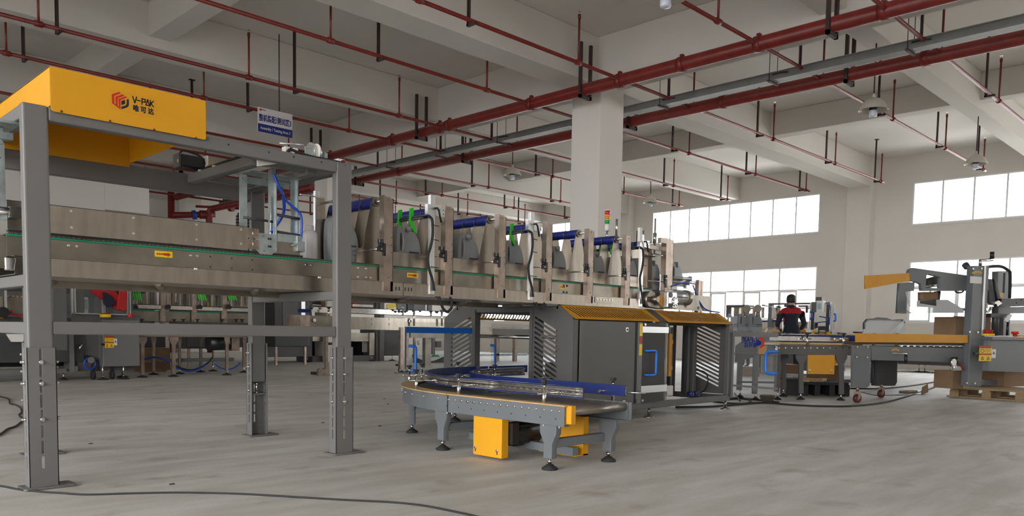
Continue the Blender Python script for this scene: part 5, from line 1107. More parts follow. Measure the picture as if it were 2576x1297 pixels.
box_thing('cardboard_box', 'brown cardboard box on the sealer belt, right of its mast', 'box', S, 1148, 545, 1212, 690, 'card', -0.35, 0.3)
box_thing('cardboard_box', 'small cardboard box on the pallet, left of the mast foot', 'box', S, 918, 963, 1000, 1080, 'card', -0.12, 0.3, z0=0.143)
box_thing('cardboard_box', 'long cardboard box on the pallet at the right edge of the picture', 'box', S, 1315, 960, 1500, 1085, 'card', -0.25, 0.4, z0=0.143)
wp = thing('wrapped_board', 'stretch wrapped grey panel standing behind the yellow guard, left of the taping machine', 'panel', S.w(380, 670, -3.2))
S.poly('panel', [(222, 590), (245, 562), (305, 556), (520, 562), (540, 585), (542, 672), (222, 672)], 'wrap', wp, -3.2, 0.03); S.poly('dark_edge', [(222, 640), (222, 590), (245, 562), (305, 556), (330, 548), (400, 553), (440, 568), (525, 562), (545, 590), (535, 592), (518, 572), (300, 568), (250, 572), (232, 595), (232, 640)], 'framedk', wp, -3.15, 0.03)
for i in range(5): S.rod('film_crease', [(430+i*14, 672), (535, 575+i*8)], 0.006, 'white', wp, -3.12, 4, False)
S.bx('panel_leg', 300, 672, 318, 790, 'framedk', wp, -3.2, 0.03, z0=0.0); S.bx('panel_leg', 480, 672, 498, 790, 'framedk', wp, -3.2, 0.03, z0=0.0)
# ---------------------------------------------------------------- roller conveyor between packer and sealer
r2 = thing('roller_conveyor', 'grey roller conveyor with amber motor cover feeding the carton taping machine', 'conveyor', (10.3, 4.8, 0))
yw2 = math.radians(-49)
Q = PL((10.5, 4.56), (math.cos(yw2), math.sin(yw2)), (1800, 740, 4.3225))
Q.bx('side_frame', 560, 555, 1482, 655, 'cab', r2, 0.0, 0.05); Q.bx('side_frame', 560, 560, 1500, 640, 'cab', r2, -0.55, 0.05)
Q.bx('edge_strip', 525, 524, 1600, 545, 'wood', r2, 0.04, 0.09); Q.bx('roller_bed', 540, 545, 1490, 556, 'steeld', r2, -0.02, 0.5)
Q.bx('guide_rail', 592, 458, 1450, 508, 'alum2', r2, -0.05, 0.03); Q.bx('slide_strip', 592, 450, 1450, 459, 'navy', r2, -0.04, 0.04); Q.bx('slide_strip', 592, 508, 1450, 516, 'navy', r2, -0.04, 0.04)
Q.bx('guide_rail', 720, 442, 1530, 520, 'navy', r2, -0.42, 0.03); Q.bx('rail_top', 720, 432, 1530, 443, 'alum2', r2, -0.43, 0.03)
for x in (1000, 1395): Q.rod('rail_post', [(x, 560), (x, 450)], 0.017, 'chrome', r2, 0.06, 10, False); Q.bx('star_knob', x-26, 420, x+26, 433, 'black', r2, 0.10, 0.07); Q.bx('knob_neck', x-14, 433, x+14, 452, 'black', r2, 0.08, 0.04); Q.rod('cross_rod', [(x-40, 482), (x+40, 482)], 0.011, 'chrome', r2, 0.06, 8, False)
for x in (770, 840, 950, 1095, 1340): Q.bx('star_knob', x-14, 415, x+14, 424, 'black', r2, -0.5, 0.05); Q.bx('knob_neck', x-5, 424, x+5, 440, 'black', r2, -0.5, 0.03)
for i in range(12): 
    c = Q.w(690+i*69, 581, 0.0); MB().cyl(c, c+Q.n*0.012, 0.010, 8).build('bolt', 'chrome', r2)
def tleg(P_, x, y0, y1, w0, w1, m_, parent, off, th=0.05, fr=0.055):
    """gusset head plus tube down to a levelling foot on the floor"""
    g = P_.poly('leg', [(x-w0, y0), (x+w0, y0), (x+w0, y0+(y1-y0)*0.08), (x+w1, y0+(y1-y0)*0.22), (x+w1, y1), (x-w1, y1), (x-w1, y0+(y1-y0)*0.22), (x-w0, y0+(y1-y0)*0.08)], m_, parent, off, th)
    c = P_.w(x, y1, off); foot(g, c.x, c.y, c.z+0.01, fr); return g
tleg(Q, 928, 657, 1075, 58, 24, 'cab', r2, -0.02); tleg(Q, 1365, 657, 1085, 60, 26, 'cab', r2, -0.02); tleg(Q, 740, 655, 1020, 50, 24, 'cab', r2, -0.50)
Q.bx('cross_member', 1390, 925, 1475, 958, 'cab', r2, -0.3, 0.05); Q.bx('rear_rail', 700, 905, 910, 925, 'framedk', r2, -0.5, 0.04)
Q.poly('motor_cover', [(1000, 657), (1292, 657), (1285, 868), (995, 862)], 'amber', r2, 0.03, 0.06, bevel=0.004); Q.poly('motor_cover_side', [(1290, 690), (1325, 735), (1325, 755), (1290, 755)], 'amber', r2, -0.1, 0.05)
for x in (1022, 1257): c = Q.w(x, 822, 0.06); MB().cyl(c, c+Q.n*0.012, 0.016, 8).build('bolt', 'chrome', r2); Q.bx('slot', x-5, 832, x+5, 842, 'black', r2, 0.065, 0.004)
for k, (x, y0, y1) in enumerate(((1537, 572, 573), (1653, 573, 574), (1530, 681, 682), (1648, 683, 684))): pass
# outfeed frame of the packer
of = thing('outfeed_table', 'dark grey outfeed frame with steel chute right of the packing machine', 'table', (9.4, 5.2, 0))
Q2 = PL((9.85, 5.0), (1, -1), (1800, 740, 4.3225))
for x, y1, w_ in ((437, 1080, 26), (268, 1040, 26)): 
    Q2.bx('leg', x-w_, 655, x+w_, y1, 'cab', of, 0.0 if x > 300 else -0.4, 0.05); c = Q2.w(x, y1, 0 if x > 300 else -0.4); foot(of, c.x, c.y, c.z+0.01, 0.05)
Q2.bx('leg', 655, 655, 700, 1060, 'cab', of, -0.1, 0.05); c = Q2.w(677, 1060, -0.1); foot(of, c.x, c.y, c.z+0.01, 0.05)
Q2.bx('rail', 240, 945, 690, 965, 'framedk', of, -0.2, 0.04); Q2.bx('apron', 215, 640, 700, 660, 'cab', of, -0.05, 0.4)
Q2.poly('chute', [(215, 560), (345, 470), (520, 470), (520, 655), (345, 700), (215, 740)], 'cab', of, -0.15, 0.05); Q2.bx('steel_slide', 520, 528, 700, 545, 'alum2', of, -0.1, 0.3)
Q2.bx('amber_block', 470, 560, 555, 648, 'amber', of, 0.02, 0.06); Q2.bx('motor', 530, 660, 660, 870, 'steeld', of, -0.2, 0.15)
bw = MB().lathe((9.56, 4.83, 0.0), [(0.055, 0.0), (0.085, 0.03), (0.10, 0.085), (0.105, 0.09), (0.09, 0.085), (0.075, 0.035), (0.045, 0.012)], 20, caps=True).build('metal_bowl', 'steeld'); tag(bw, 'dented metal bowl on the floor right of the packing machine', 'bowl')
box_thing('cardboard_box', 'flat brown cardboard box on the floor behind the amber motor cover', 'box', Q, 760, 765, 915, 835, 'card', -2.2, 0.5, z0=0.0)
box_thing('cardboard_box', 'tan cardboard box behind the conveyor legs, right of the amber motor cover', 'box', Q, 1100, 770, 1335, 945, 'card', -1.3, 0.5, z0=0.0)
box_thing('cardboard_box', 'low cardboard tray with red and blue scraps far behind the outfeed table', 'box', Q, 300, 790, 480, 832, 'card', -6.0, 0.5, z0=0.0)
db = thing('black_crate', 'low black plastic pallet with kraft scraps and film under the feeding conveyor', 'pallet', Q.w(1200, 1050, -0.9))
Q.bx('deck', 945, 955, 1450, 985, 'rubber', db, -0.75, 0.9)
for x in (950, 1080, 1240, 1400): Q.bx('block', x, 985, x+60, 1050, 'rubber', db, -0.78, 0.8, z0=0.0)
def scraps(name, xs, y0, y1, m_, off):
    mb = MB()
    for k, x in enumerate(xs):
        a = Q.w(x, y1, off-0.06*k); hh = Q.w(x, y0, off).z-a.z; mb.T = Matrix.Translation(a) @ Matrix.Rotation(0.5+k*0.9, 4, 'Z') @ Matrix.Rotation(0.25*math.sin(k*2.1), 4, 'X'); mb.box(-0.09, 0.09, -0.05, 0.05, 0.0, max(0.02, hh*(0.6+0.4*math.sin(k*1.7)**2)))
    mb.T = None; mb.build(name, m_, db, 0.008)
scraps('kraft_scraps', [980, 1040, 1090, 1150, 1010], 915, 955, 'wood', -0.85)
scraps('plastic_film', [800, 835, 870, 850], 868, 905, 'wrap', -0.75); Q.bx('film_support', 770, 905, 910, 930, 'black', db, -0.7, 0.3, z0=0.0)
# ---------------------------------------------------------------- second production line by the right hand windows
L2 = thing('production_line', 'grey and amber packing line under the lower window, behind the man in red and navy', 'machine', (17, 8.2, 0))
W = PL((17.0, 8.0), (0, -1), (1800, 740, 4.3225))
W.bx('cabinet', 440, 400, 1260, 600, 'cab', L2, 0.0, 0.8, z0=0.1); W.bx('leg_base', 480, 560, 520, 700, 'cab', L2, 0.0, 0.1, z0=0.0); W.bx('leg_base', 1180, 560, 1220, 700, 'cab', L2, 0.0, 0.1, z0=0.0)
for x0, x1 in ((480, 700), (720, 990)): W.poly('hood', [(x0, 408), (x0+40, 368), (x1-30, 368), (x1, 408)], 'amber', L2, 0.1, 0.04)
W.poly('hood_corner', [(990, 412), (1000, 368), (1025, 378), (1045, 412)], 'alu', L2, 0.1, 0.04); W.poly('hood_corner', [(535, 408), (560, 370), (575, 372), (560, 408)], 'alu', L2, 0.14, 0.04)
W.poly('hood', [(1040, 432), (1065, 392), (1110, 392), (1110, 432)], 'stickery', L2, 0.0, 0.04); W.poly('hood', [(1205, 438), (1205, 395), (1240, 398), (1262, 438)], 'stickery', L2, 0.0, 0.04)
W.bx('stainless_panel', 475, 298, 725, 370, 'steel', L2, 0.05, 0.05); W.bx('stainless_panel', 900, 300, 1000, 370, 'steeld', L2, 0.05, 0.05)
W.bx('rail', 450, 262, 720, 276, 'alum2', L2, 0.1, 0.05); W.bx('rail', 450, 280, 725, 298, 'navy', L2, 0.1, 0.05)
W.bx('portal_post', 570, 95, 610, 380, 'greyb', L2, 0.15, 0.10); W.bx('portal_beam', 580, 90, 1245, 108, 'greyb', L2, 0.1, 0.10); W.bx('portal_post', 745, 108, 780, 135, 'greyb', L2, -0.5, 0.10); W.bx('portal_post', 1035, 175, 1072, 385, 'framedk', L2, 0.1, 0.10); W.bx('portal_post', 1200, 108, 1240, 405, 'framedk', L2, 0.1, 0.10)
W.bx('gantry_bar', 900, 118, 1010, 135, 'framedk', L2, 0.0, 0.1); W.bx('gantry_bar', 880, 140, 1035, 155, 'alu', L2, 0.0, 0.1); W.bx('gripper', 980, 125, 1000, 200, 'framedk', L2, 0.05, 0.05)
W.bx('control_cabinet', 1040, 82, 1105, 190, 'greyb', L2, 0.2, 0.2); W.bx('controller', 1098, 68, 1165, 192, 'white', L2, 0.25, 0.15); W.bx('display', 1108, 95, 1150, 160, 'screen', L2, 0.26, 0.02); W.bx('top_box', 1090, 28, 1155, 68, 'cab', L2, 0.15, 0.15)
W.bx('white_profile', 1020, 90, 1030, 380, 'white', L2, 0.3, 0.04); W.bx('black_tray', 1075, 305, 1112, 365, 'framedk', L2, 0.0, 0.05)
W.bx('hopper', 1115, 345, 1195, 390, 'framedk', L2, 0.15, 0.15); W.bx('hopper_leg', 1112, 385, 1120, 440, 'framedk', L2, 0.15, 0.05); W.bx('hopper_leg', 1190, 385, 1198, 440, 'framedk', L2, 0.15, 0.05); W.bx('amber_plate', 1120, 415, 1200, 440, 'amber', L2, 0.12, 0.05)
W.rod('blue_hose', [(1130, 240), (1160, 245), (1190, 250), (1215, 270), (1200, 295), (1150, 300), (1115, 305)], 0.012, 'hose', L2, 0.2); W.rod('blue_hose', [(1240, 110), (1250, 150), (1245, 260), (1240, 330)], 0.008, 'hose', L2, 0.3)
W.poly('acrylic_door', [(1243, 120), (1300, 120), (1294, 380), (1240, 380)], 'acrylic', L2, 0.3, 0.01)
W.rod('handle', [(1285, 215), (1303, 215), (1306, 225), (1306, 275), (1300, 287), (1285, 287)], 0.02, 'bright', L2, 0.33); W.rod('handle', [(1030, 192), (1044, 194), (1047, 205), (1047, 250), (1040, 264), (1030, 264)], 0.02, 'hose', L2, 0.38)
W.bx('frame_box', 115, 115, 330, 138, 'cab', L2, 0.2, 0.4); W.bx('frame_post', 115, 138, 150, 250, 'cab', L2, 0.2, 0.1); W.bx('frame_post', 198, 138, 255, 245, 'steeld', L2, 0.1, 0.1)
for x in (290, 412, 509): W.bx('steel_post', x-10, 140, x+10, 255, 'angle', L2, 0.3, 0.05)
W.rod('spacer_rod', [(300, 155), (515, 148)], 0.02, 'chrome', L2, 0.2, 8, False)
for x in (345, 462): c = W.w(x, 155, 0.25); MB().cyl(c, c+W.n*0.03, 0.09, 16).build('disc', 'steeld', L2); W.poly('divider', [(x-18, 165), (x+18, 165), (x+28, 255), (x-30, 255)], 'steeld', L2, 0.2, 0.01)
W.rod('arm_rod', [(510, 118), (570, 128), (700, 155)], 0.014, 'chrome', L2, 0.3, 6, False); W.bx('arm_pad', 502, 110, 528, 126, 'white', L2, 0.3, 0.05)
W.poly('divider', [(622, 140), (650, 140), (668, 258), (610, 258)], 'steel', L2, 0.28, 0.01); W.bx('steel_post', 686, 145, 704, 258, 'angle', L2, 0.3, 0.05)
ft = thing('jug_table', 'grey table edge with three jugs, behind the open acrylic door', 'table', W.w(300, 410, 4.0))
W.bx('table_top', 120, 404, 470, 420, 'cab', ft, 4.15, 0.5)
for x in (140, 440): W.bx('leg', x, 420, x+18, 900, 'cab', ft, 4.1, 0.05, z0=0.0)
for i, (x, lab) in enumerate(((195, 'far grey jug leftmost of three behind the open acrylic door'), (312, 'far grey jug, middle of three behind the open acrylic door'), (428, 'far grey jug rightmost of three behind the open acrylic door'))):
    c = W.w(x, 404, 3.95); d = dup(proto, (c.x, c.y, W.sz(300, 404, 4.15)[1]+0.003), rz=-1.05+0.25*i, label=lab, group='far jugs on the window side line')
# ---------------------------------------------------------------- people
def person(loc, rz, label, lean=0.12, sc=1.0, arms=0):
    root = thing('person', label, 'person', loc, rz)
    J = dict(p=(0, 0, 0.92), s1=(0.02, 0, 1.08), s2=(0.05, 0, 1.24), ch=(0.08, 0, 1.36), nk=(0.10, 0, 1.45), hd=(0.125, 0, 1.53), h2=(0.13, 0, 1.60),
             lh=(0, 0.10, 0.88), lk=(0.03, 0.12, 0.48), la=(0, 0.13, 0.09), lf=(0.14, 0.14, 0.035), rh=(0, -0.10, 0.88), rk=(0.03, -0.12, 0.48), ra=(0, -0.13, 0.09), rf=(0.14, -0.14, 0.035),
             lsh=(0.07, 0.185, 1.35), le=(0.09, 0.26, 1.10), lw=(0.30, 0.20, 1.02), lm=(0.37, 0.18, 1.01), rsh=(0.07, -0.185, 1.35), re=(0.09, -0.27, 1.11), rw=(0.28, -0.26, 1.02), rm=(0.35, -0.26, 1.01))
    Rr = dict(p=(0.13, 0.165), s1=(0.135, 0.175), s2=(0.135, 0.182), ch=(0.12, 0.17), nk=(0.055, 0.055), hd=(0.075, 0.07), h2=(0.085, 0.075), lh=(0.10, 0.10), lk=(0.065, 0.065), la=(0.045, 0.045), lf=(0.035, 0.045), lsh=(0.075, 0.075), le=(0.052, 0.052), lw=(0.038, 0.038), lm=(0.03, 0.04))
    E_ = ['p s1', 's1 s2', 's2 ch', 'ch nk', 'nk hd', 'hd h2', 'p lh', 'lh lk', 'lk la', 'la lf', 'p rh', 'rh rk', 'rk ra', 'ra rf', 'ch lsh', 'lsh le', 'le lw', 'lw lm', 'ch rsh', 'rsh re', 're rw', 'rw rm']
    ks = list(J); me = bpy.data.meshes.new('body'); me.from_pydata([J[k] for k in ks], [[ks.index(a) for a in e.split()] for e in E_], [])
    o = bpy.data.objects.new('body', me); COL.objects.link(o)
    sk = o.modifiers.new('s', 'SKIN'); su = o.modifiers.new('u', 'SUBSURF'); su.levels = 3
    for i, k in enumerate(ks):
        r = Rr.get(k) or Rr['l'+k[1:]]; me.skin_vertices[0].data[i].radius = (r[0], r[1]); me.skin_vertices[0].data[i].use_root = (k == 'p')
    bpy.context.view_layer.update(); dg = bpy.context.evaluated_depsgraph_get()
    m2 = bpy.data.meshes.new_from_object(o.evaluated_get(dg)); bpy.data.objects.remove(o)
    m2.materials.clear()
    for q in ('darkcloth', 'redcloth', 'skin', 'rubber'): m2.materials.append(M[q])
    for f in m2.polygons:
        c = f.center; f.use_smooth = True
        f.material_index = 2 if (c.z > 1.475 and abs(c.y) < 0.1) or (c.x > 0.285) and c.z > 0.8 else 1 if c.z > 1.315 else 3 if c.z < 0.07 else 0
    b = bpy.data.objects.new('body', m2); COL.objects.link(b); b.parent = root
    # head shape, hair cap, ears, fingers
    hb = MB().lathe((0.145, 0, 1.50), [(0.035, -0.02), (0.062, 0.02), (0.076, 0.07), (0.080, 0.11), (0.07, 0.16), (0.04, 0.19), (0.01, 0.2)], 16).build('head', 'skin', None); hb.parent = root
    ha = MB().lathe((0.128, 0, 1.545), [(0.078, -0.01), (0.090, 0.03), (0.094, 0.08), (0.084, 0.125), (0.055, 0.155), (0.015, 0.168)], 16).build('hair', 'hair', None); ha.parent = root
    for s in (1, -1):
        e = MB().lathe((0.135, 0.078*s, 1.575), [(0.02, 0), (0.024, 0.008), (0.012, 0.016)], 8, axis=(0, s, 0)).build('ear', 'skin', None); e.parent = root
        fg = MB(); bx_ = Vector((0.37 if s > 0 else 0.35, 0.18*s if s > 0 else -0.26, 1.01))
        for k in range(4): fg.tube([bx_+Vector((0, (k-1.5)*0.018, 0)), bx_+Vector((0.035, (k-1.5)*0.02, -0.005)), bx_+Vector((0.06-0.004*abs(k-1.5), (k-1.5)*0.02, -0.025))], 0.008, 6)
        fg.tube([bx_+Vector((-0.03, -0.03*s, 0)), bx_+Vector((0.0, -0.05*s, -0.005)), bx_+Vector((0.025, -0.05*s, -0.015))], 0.009, 6); q = fg.build('fingers', 'skin', None); q.parent = root
    ns = MB().add([(0.205, 0, 1.60), (0.222, 0.012, 1.57), (0.222, -0.012, 1.57), (0.235, 0, 1.572)], [(0, 1, 3), (0, 3, 2), (1, 2, 3), (0, 2, 1)]).build('nose', 'skin', None); ns.parent = root
    cl = MB().lathe((0.108, 0, 1.425), [(0.105, 0.0), (0.086, 0.03), (0.076, 0.065), (0.068, 0.065), (0.07, 0.02), (0.09, 0.0)], 16, caps=False).build('collar', 'darkcloth', None); cl.parent = root
    root.scale = (sc, sc, sc); return root
c = at(1992, 800, x=15.4)
person((c.x, c.y, 0), math.radians(38), 'man seen from behind in a navy work jacket with red shoulders, dark hair', sc=1.0)
c = at(1955, 800, x=18.9); person((c.x, c.y, 0), math.radians(215), 'stooping worker in red and navy half hidden behind the line, left of the standing man', sc=0.94)
c = at(1880, 800, x=19.2); person((c.x, c.y, 0), math.radians(150), 'worker whose dark hair shows behind a steel disc on the far line', sc=0.94)
# ---------------------------------------------------------------- packing line on the left, behind the portal frame
K = (180, 700, 4.989)
G = PL((4.0, 13.3), (1, 0), K)
bl = thing('background_machine', 'grey machine with hinged glass door frame behind the portal frame on the left', 'machine', (4.2, 13.3, 0))
B(2.6, 4.02, 13.35, 14.3, 0.28, 0.95).build('dark_body', 'framedk', bl); G.bx('side_panel', 30, 690, 400, 1163, 'cab', bl, -0.08, 0.8)
G.bx('corner_post', -10, 560, 32, 1180, 'frame', bl, 0.02, 0.1); G.bx('post_foot', 32, 1098, 78, 1175, 'frame', bl, 0.0, 0.05)
G.bx('electric_cabinet', 392, 520, 855, 1102, 'frame', bl, 0.12, 0.35, bevel=0.01); G.bx('sub_frame', 360, 1102, 800, 1150, 'framedk', bl, 0.0, 0.3)
warning_label(G, 418, 722, 532, 868, bl, 0.128); angle_scale(G, 118, 815, 44, bl, -0.06)
G.rod('hand_crank', [(138, 822), (95, 880), (115, 885)], 0.014, 'chrome', bl, 0.0, 6, False); G.bx('latch', 378, 815, 418, 842, 'black', bl, 0.14, 0.03)
c = G.w(237, 1022, 0.0); MB().cyl(c, c+G.n*0.03, 0.05, 16).build('pressure_gauge', 'chrome', bl); G.bx('regulator', 175, 965, 225, 1035, 'black', bl, 0.0, 0.05)
pts = [(230+70*math.cos(t*math.pi/6), 1065+70*math.sin(t*math.pi/6)) for t in range(13)]; G.rod('blue_hose', pts, 0.014, 'hose', bl, 0.01)
for x0, x1 in ((0, 22), (36, 55), (385, 400), (412, 425), (700, 712), (730, 745)): G.bx('door_profile', x0, 85, x1, 445, 'alu', bl, 0.05, 0.04)
G.bx('door_profile', 0, 438, 745, 452, 'alu', bl, 0.05, 0.04); G.bx('door_glass', 55, 90, 385, 438, 'acrylic', bl, 0.03, 0.006); G.bx('door_glass', 425, 90, 700, 438, 'acrylic', bl, 0.03, 0.006)
G.bx('inner_column', 48, 60, 158, 440, 'cab', bl, -0.3, 0.1); G.bx('inner_block', 165, 260, 215, 380, 'galv', bl, -0.3, 0.2); G.bx('inner_block', 165, 60, 240, 110, 'alu', bl, -0.5, 0.2); G.bx('inner_bar', 155, 205, 300, 235, 'framedk', bl, -0.3, 0.1)
G.bx('table_top', 0, 455, 860, 560, 'cab', bl, -0.02, 0.5); c = G.w(425, 488, 0.1); MB().cyl(c, c+Vector((0, 0, 0.05)), 0.08, 14).build('switch_base', 'stickery', bl); c = G.w(425, 468, 0.1); MB().cyl(c, c+Vector((0, 0, 0.04)), 0.07, 14).build('red_switch', 'redcloth', bl)
c = G.w(738, 485, 0.1); MB().cyl(c, c+Vector((0, 0, 0.05)), 0.035, 12).build('emergency_stop', 'sredlamp', bl)
for x in (270, 508): c = G.w(x, 1200, 0.0); MB().cyl((c.x-0.02, c.y, 0.07), (c.x+0.02, c.y, 0.07), 0.07, 16).box(c.x-0.025, c.x+0.025, c.y-0.02, c.y+0.02, 0.12, 0.24).build('caster', 'rubber', bl)
for x in (390, 650): c = G.w(x, 1180, 0.1); foot(bl, c.x, c.y, 0.26, 0.09)
for x in (640,): c = G.w(x, 1165, -0.4); foot(bl, c.x, c.y, 0.26, 0.09)
G.bx('hanging_panel', -225, 70, -60, 900, 'cab', bl, 0.5, 0.1)
jk = thing('red_jacket', 'red and navy work jacket hanging over the glass door frame behind the portal', 'jacket', G.w(500, 250, 0.16))
G.poly('jacket_body', [(270, 95), (690, 110), (697, 200), (690, 350), (668, 412), (620, 410), (540, 385), (470, 300), (380, 268), (300, 210), (232, 172)], 'redcloth', jk, 0.16, 0.05, bevel=0.02)
G.poly('navy_panel', [(385, 165), (440, 180), (500, 225), (545, 285), (535, 330), (480, 360), (430, 350), (395, 305)], 'darkcloth', jk, 0.21, 0.03, bevel=0.012); G.poly('navy_collar', [(535, 112), (605, 114), (575, 205)], 'darkcloth', jk, 0.20, 0.03, bevel=0.01)
G.poly('sleeve', [(600, 125), (700, 125), (690, 380), (660, 415), (560, 380)], 'redcloth', jk, 0.22, 0.05, bevel=0.02)
rk = thing('background_machine', 'dark cabinets standing behind the background bottle conveyor', 'machine', (6, 16, 0))
for x0, x1, y, z1 in ((1.6, 3.2, 15.4, 1.62), (3.25, 4.9, 15.6, 1.55), (5.2, 6.4, 16.2, 1.8), (6.9, 8.6, 16.4, 1.62), (9.0, 9.9, 16.6, 1.8)):
    B(x0, x1, y, y+0.7, 0.42, z1).build('cabinet', 'framedk', rk, 0.02)
    for xx in (x0+0.05, x1-0.1): B(xx, xx+0.05, y+0.05, y+0.1, 0.0, 0.42).build('leg', 'angle', rk)
    B(x0+0.2, x1-0.3, y-0.01, y, 0.9, z1-0.15).build('panel', 'cab', rk); B(x1-0.22, x1-0.12, y-0.015, y, 0.8, z1-0.2).build('bright_strip', 'alu', rk)
# multi-lane conveyor of the background line
bc = thing('bottle_conveyor', 'background stainless multi-lane conveyor with green claws seen under the near one', 'conveyor', (7, 13.6, 0))
G2 = PL((4.0, 13.6), (1, 0), K)
G2.bx('side_plate', 760, 425, 2330, 545, 'steeld', bc, 0.0, 0.02); G2.bx('side_plate', 860, 590, 2330, 735, 'steeld', bc, 0.0, 0.6); G2.bx('green_wear_strip', 760, 418, 2330, 428, 'belt', bc, 0.01, 0.03)
G2.bx('guide_rail', 780, 352, 2330, 398, 'alum2', bc, 0.05, 0.03); G2.bx('black_strip', 780, 345, 2330, 353, 'black', bc, 0.06, 0.03); G2.bx('black_strip', 780, 398, 2330, 410, 'black', bc, 0.06, 0.03)
G2.bx('cover_lip', 845, 548, 2330, 560, 'framedk', bc, 0.1, 0.1)
for x in (1152, 1547, 1925, 2290): G2.bx('post', x-30, 60, x+25, 560, 'angle', bc, 0.08, 0.05)
for x in (805, 1215, 1612, 1975, 2330): G2.poly('rail_clamp', [(x-30, 340), (x, 325), (x+28, 350), (x+20, 385), (x-25, 380)], 'black', bc, 0.12, 0.04)
for xb in (760, 1175, 1575, 1945):
    G2.bx('rear_guide', xb, 330, xb+360, 350, 'steeld', bc, -0.5, 0.02)
    for k in range(11):
        x = xb+18+k*32 + (10 if k % 3 else 0)
        dk = 0.0-0.08*(k % 5)
        G2.poly('lane_divider', [(x-9, 90), (x+6, 90), (x+12, 350), (x-13, 350)], 'steel' if k % 2 else 'steeld', bc, dk, 0.006)
    for k in range(2 if xb != 760 else 2): G2.bx('blue_sleeve', xb+240+k*38, 130, xb+262+k*38, 168, 'blue', bc, 0.03, 0.1)
for x0 in (770, 1580, 1960):
    G2.rod('claw_bar', [(x0-5, 180), (x0+150, 172)], 0.018, 'black', bc, 0.05, 6, False)
    for k in range(4): xx = x0+k*27; G2.poly('green_claw', [(xx, 150), (xx+14, 150), (xx+16, 215), (xx+34, 275), (xx+20, 272), (xx+2, 220)], 'green', bc, 0.07, 0.02)
G2.bx('yellow_part', 1685, 300, 1722, 360, 'stickery', bc, -0.3, 0.05); G2.bx('yellow_part', 1640, 160, 1715, 185, 'stickery', bc, -0.3, 0.05); G2.bx('white_plate', 1310, 150, 1345, 300, 'white', bc, -0.4, 0.03)
for x, w0, w1, off, y1 in ((890, 52, 20, 0.1, 1205), (1280, 56, 21, 0.1, 1200), (1950, 30, 17, 0.1, 1165), (1030, 30, 16, -0.6, 1165), (1355, 24, 14, -0.6, 1140), (1622, 20, 16, -1.0, 1105), (2165, 24, 16, -0.5, 1110), (1775, 8, 6, -1.2, 1080)): tleg(G2, x, 735, y1, w0, w1, 'angle', bc, off, 0.04, 0.085)
for x in (880, 1288, 1403, 1578, 1890, 2068, 2140): G2.poly('star_knob', [(x-22, 508), (x+22, 508), (x+20, 518), (x+7, 525), (x+7, 548), (x-7, 548), (x-7, 525), (x-20, 518)], 'black', bc, 0.15, 0.04)
c = G2.w(1820, 805, -0.3); MB().cyl(c-Vector((0.16, 0, 0)), c+Vector((0.2, 0, 0)), 0.14, 18).build('black_motor', 'black', bc); G2.bx('grey_box', 2010, 745, 2110, 910, 'angle', bc, -0.2, 0.2)
G2.bx('lower_beam', 1205, 1000, 2040, 1045, 'greyb', bc, -0.7, 0.1); G2.bx('under_tray', 1430, 862, 1760, 880, 'framedk', bc, -0.6, 0.4)
for i in range(3): G2.rod('hose', [(910+i*6, 1010), (1040, 985+i*3), (1150, 1010), (1230, 1055)], 0.014, 'hose', bc, -0.4-i*0.02)
G2.rod('hose', [(1310, 1095), (1390, 1130), (1500, 1150), (1620, 1115), (1720, 1050), (1770, 985)], 0.016, 'rubber', bc, -0.3); G2.rod('hose', [(1310, 1120), (1430, 1160), (1560, 1150), (1680, 1090)], 0.014, 'hose', bc, -0.25); G2.rod('hose', [(1800, 1070), (1850, 1110), (1950, 1140), (2060, 1110), (2120, 1050)], 0.012, 'hose', bc, -0.3)
box_thing('cardboard_box', 'brown cardboard box behind the legs of the background conveyor on the left', 'box', G2, 915, 872, 1240, 992, 'card', -2.0, 0.5, z0=0.0)
box_thing('cardboard_box', 'dark brown low carton on the floor under the background conveyor', 'box', G2, 905, 1050, 1190, 1125, 'card', -1.4, 0.5, z0=0.0)
# frames at the extreme left
fl = thing('background_machine', 'dark machine frame with hoses at the extreme left edge, behind the front leg', 'machine', (2.5, 13.4, 0))
H = PL((2.0, 13.4), (1, 0), (0, 680, 4.324))
H.bx('lower_beam', -200, 1075, 720, 1125, 'frame', fl, 0.0, 0.1); H.bx('middle_beam', -200, 835, 600, 870, 'framedk', fl, 0.0, 0.1); H.bx('back_panel', -200, 690, 600, 835, 'framedk', fl, -0.5, 0.05); H.bx('inner_panel', 60, 690, 260, 775, 'angle', fl, -0.2, 0.05)
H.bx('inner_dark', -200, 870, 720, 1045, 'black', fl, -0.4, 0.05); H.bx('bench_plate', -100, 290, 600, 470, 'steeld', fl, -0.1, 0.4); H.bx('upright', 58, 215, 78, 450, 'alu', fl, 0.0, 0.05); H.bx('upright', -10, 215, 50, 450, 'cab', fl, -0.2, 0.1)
for i in range(5): H.bx('toothed_plate', 90+i*46, 275, 112+i*46, 292, 'wood', fl, -0.1, 0.05)
for x in (-60, 690): c = H.w(x, 1125, -0.05); foot(fl, c.x, c.y, c.z+0.02, 0.06)
H.rod('red_hose', [(20, 480), (70, 460), (130, 440)], 0.02, 'sredlamp', fl, 0.1); H.rod('red_hose', [(60, 470), (150, 475), (220, 495), (260, 520)], 0.012, 'redcloth', fl, 0.1); c = H.w(30, 455, 0.15); MB().cyl(c, c+H.n*0.04, 0.08, 14).build('black_wheel', 'black', fl); H.bx('yellow_pad', 0, 475, 40, 520, 'amber', fl, 0.12, 0.05)
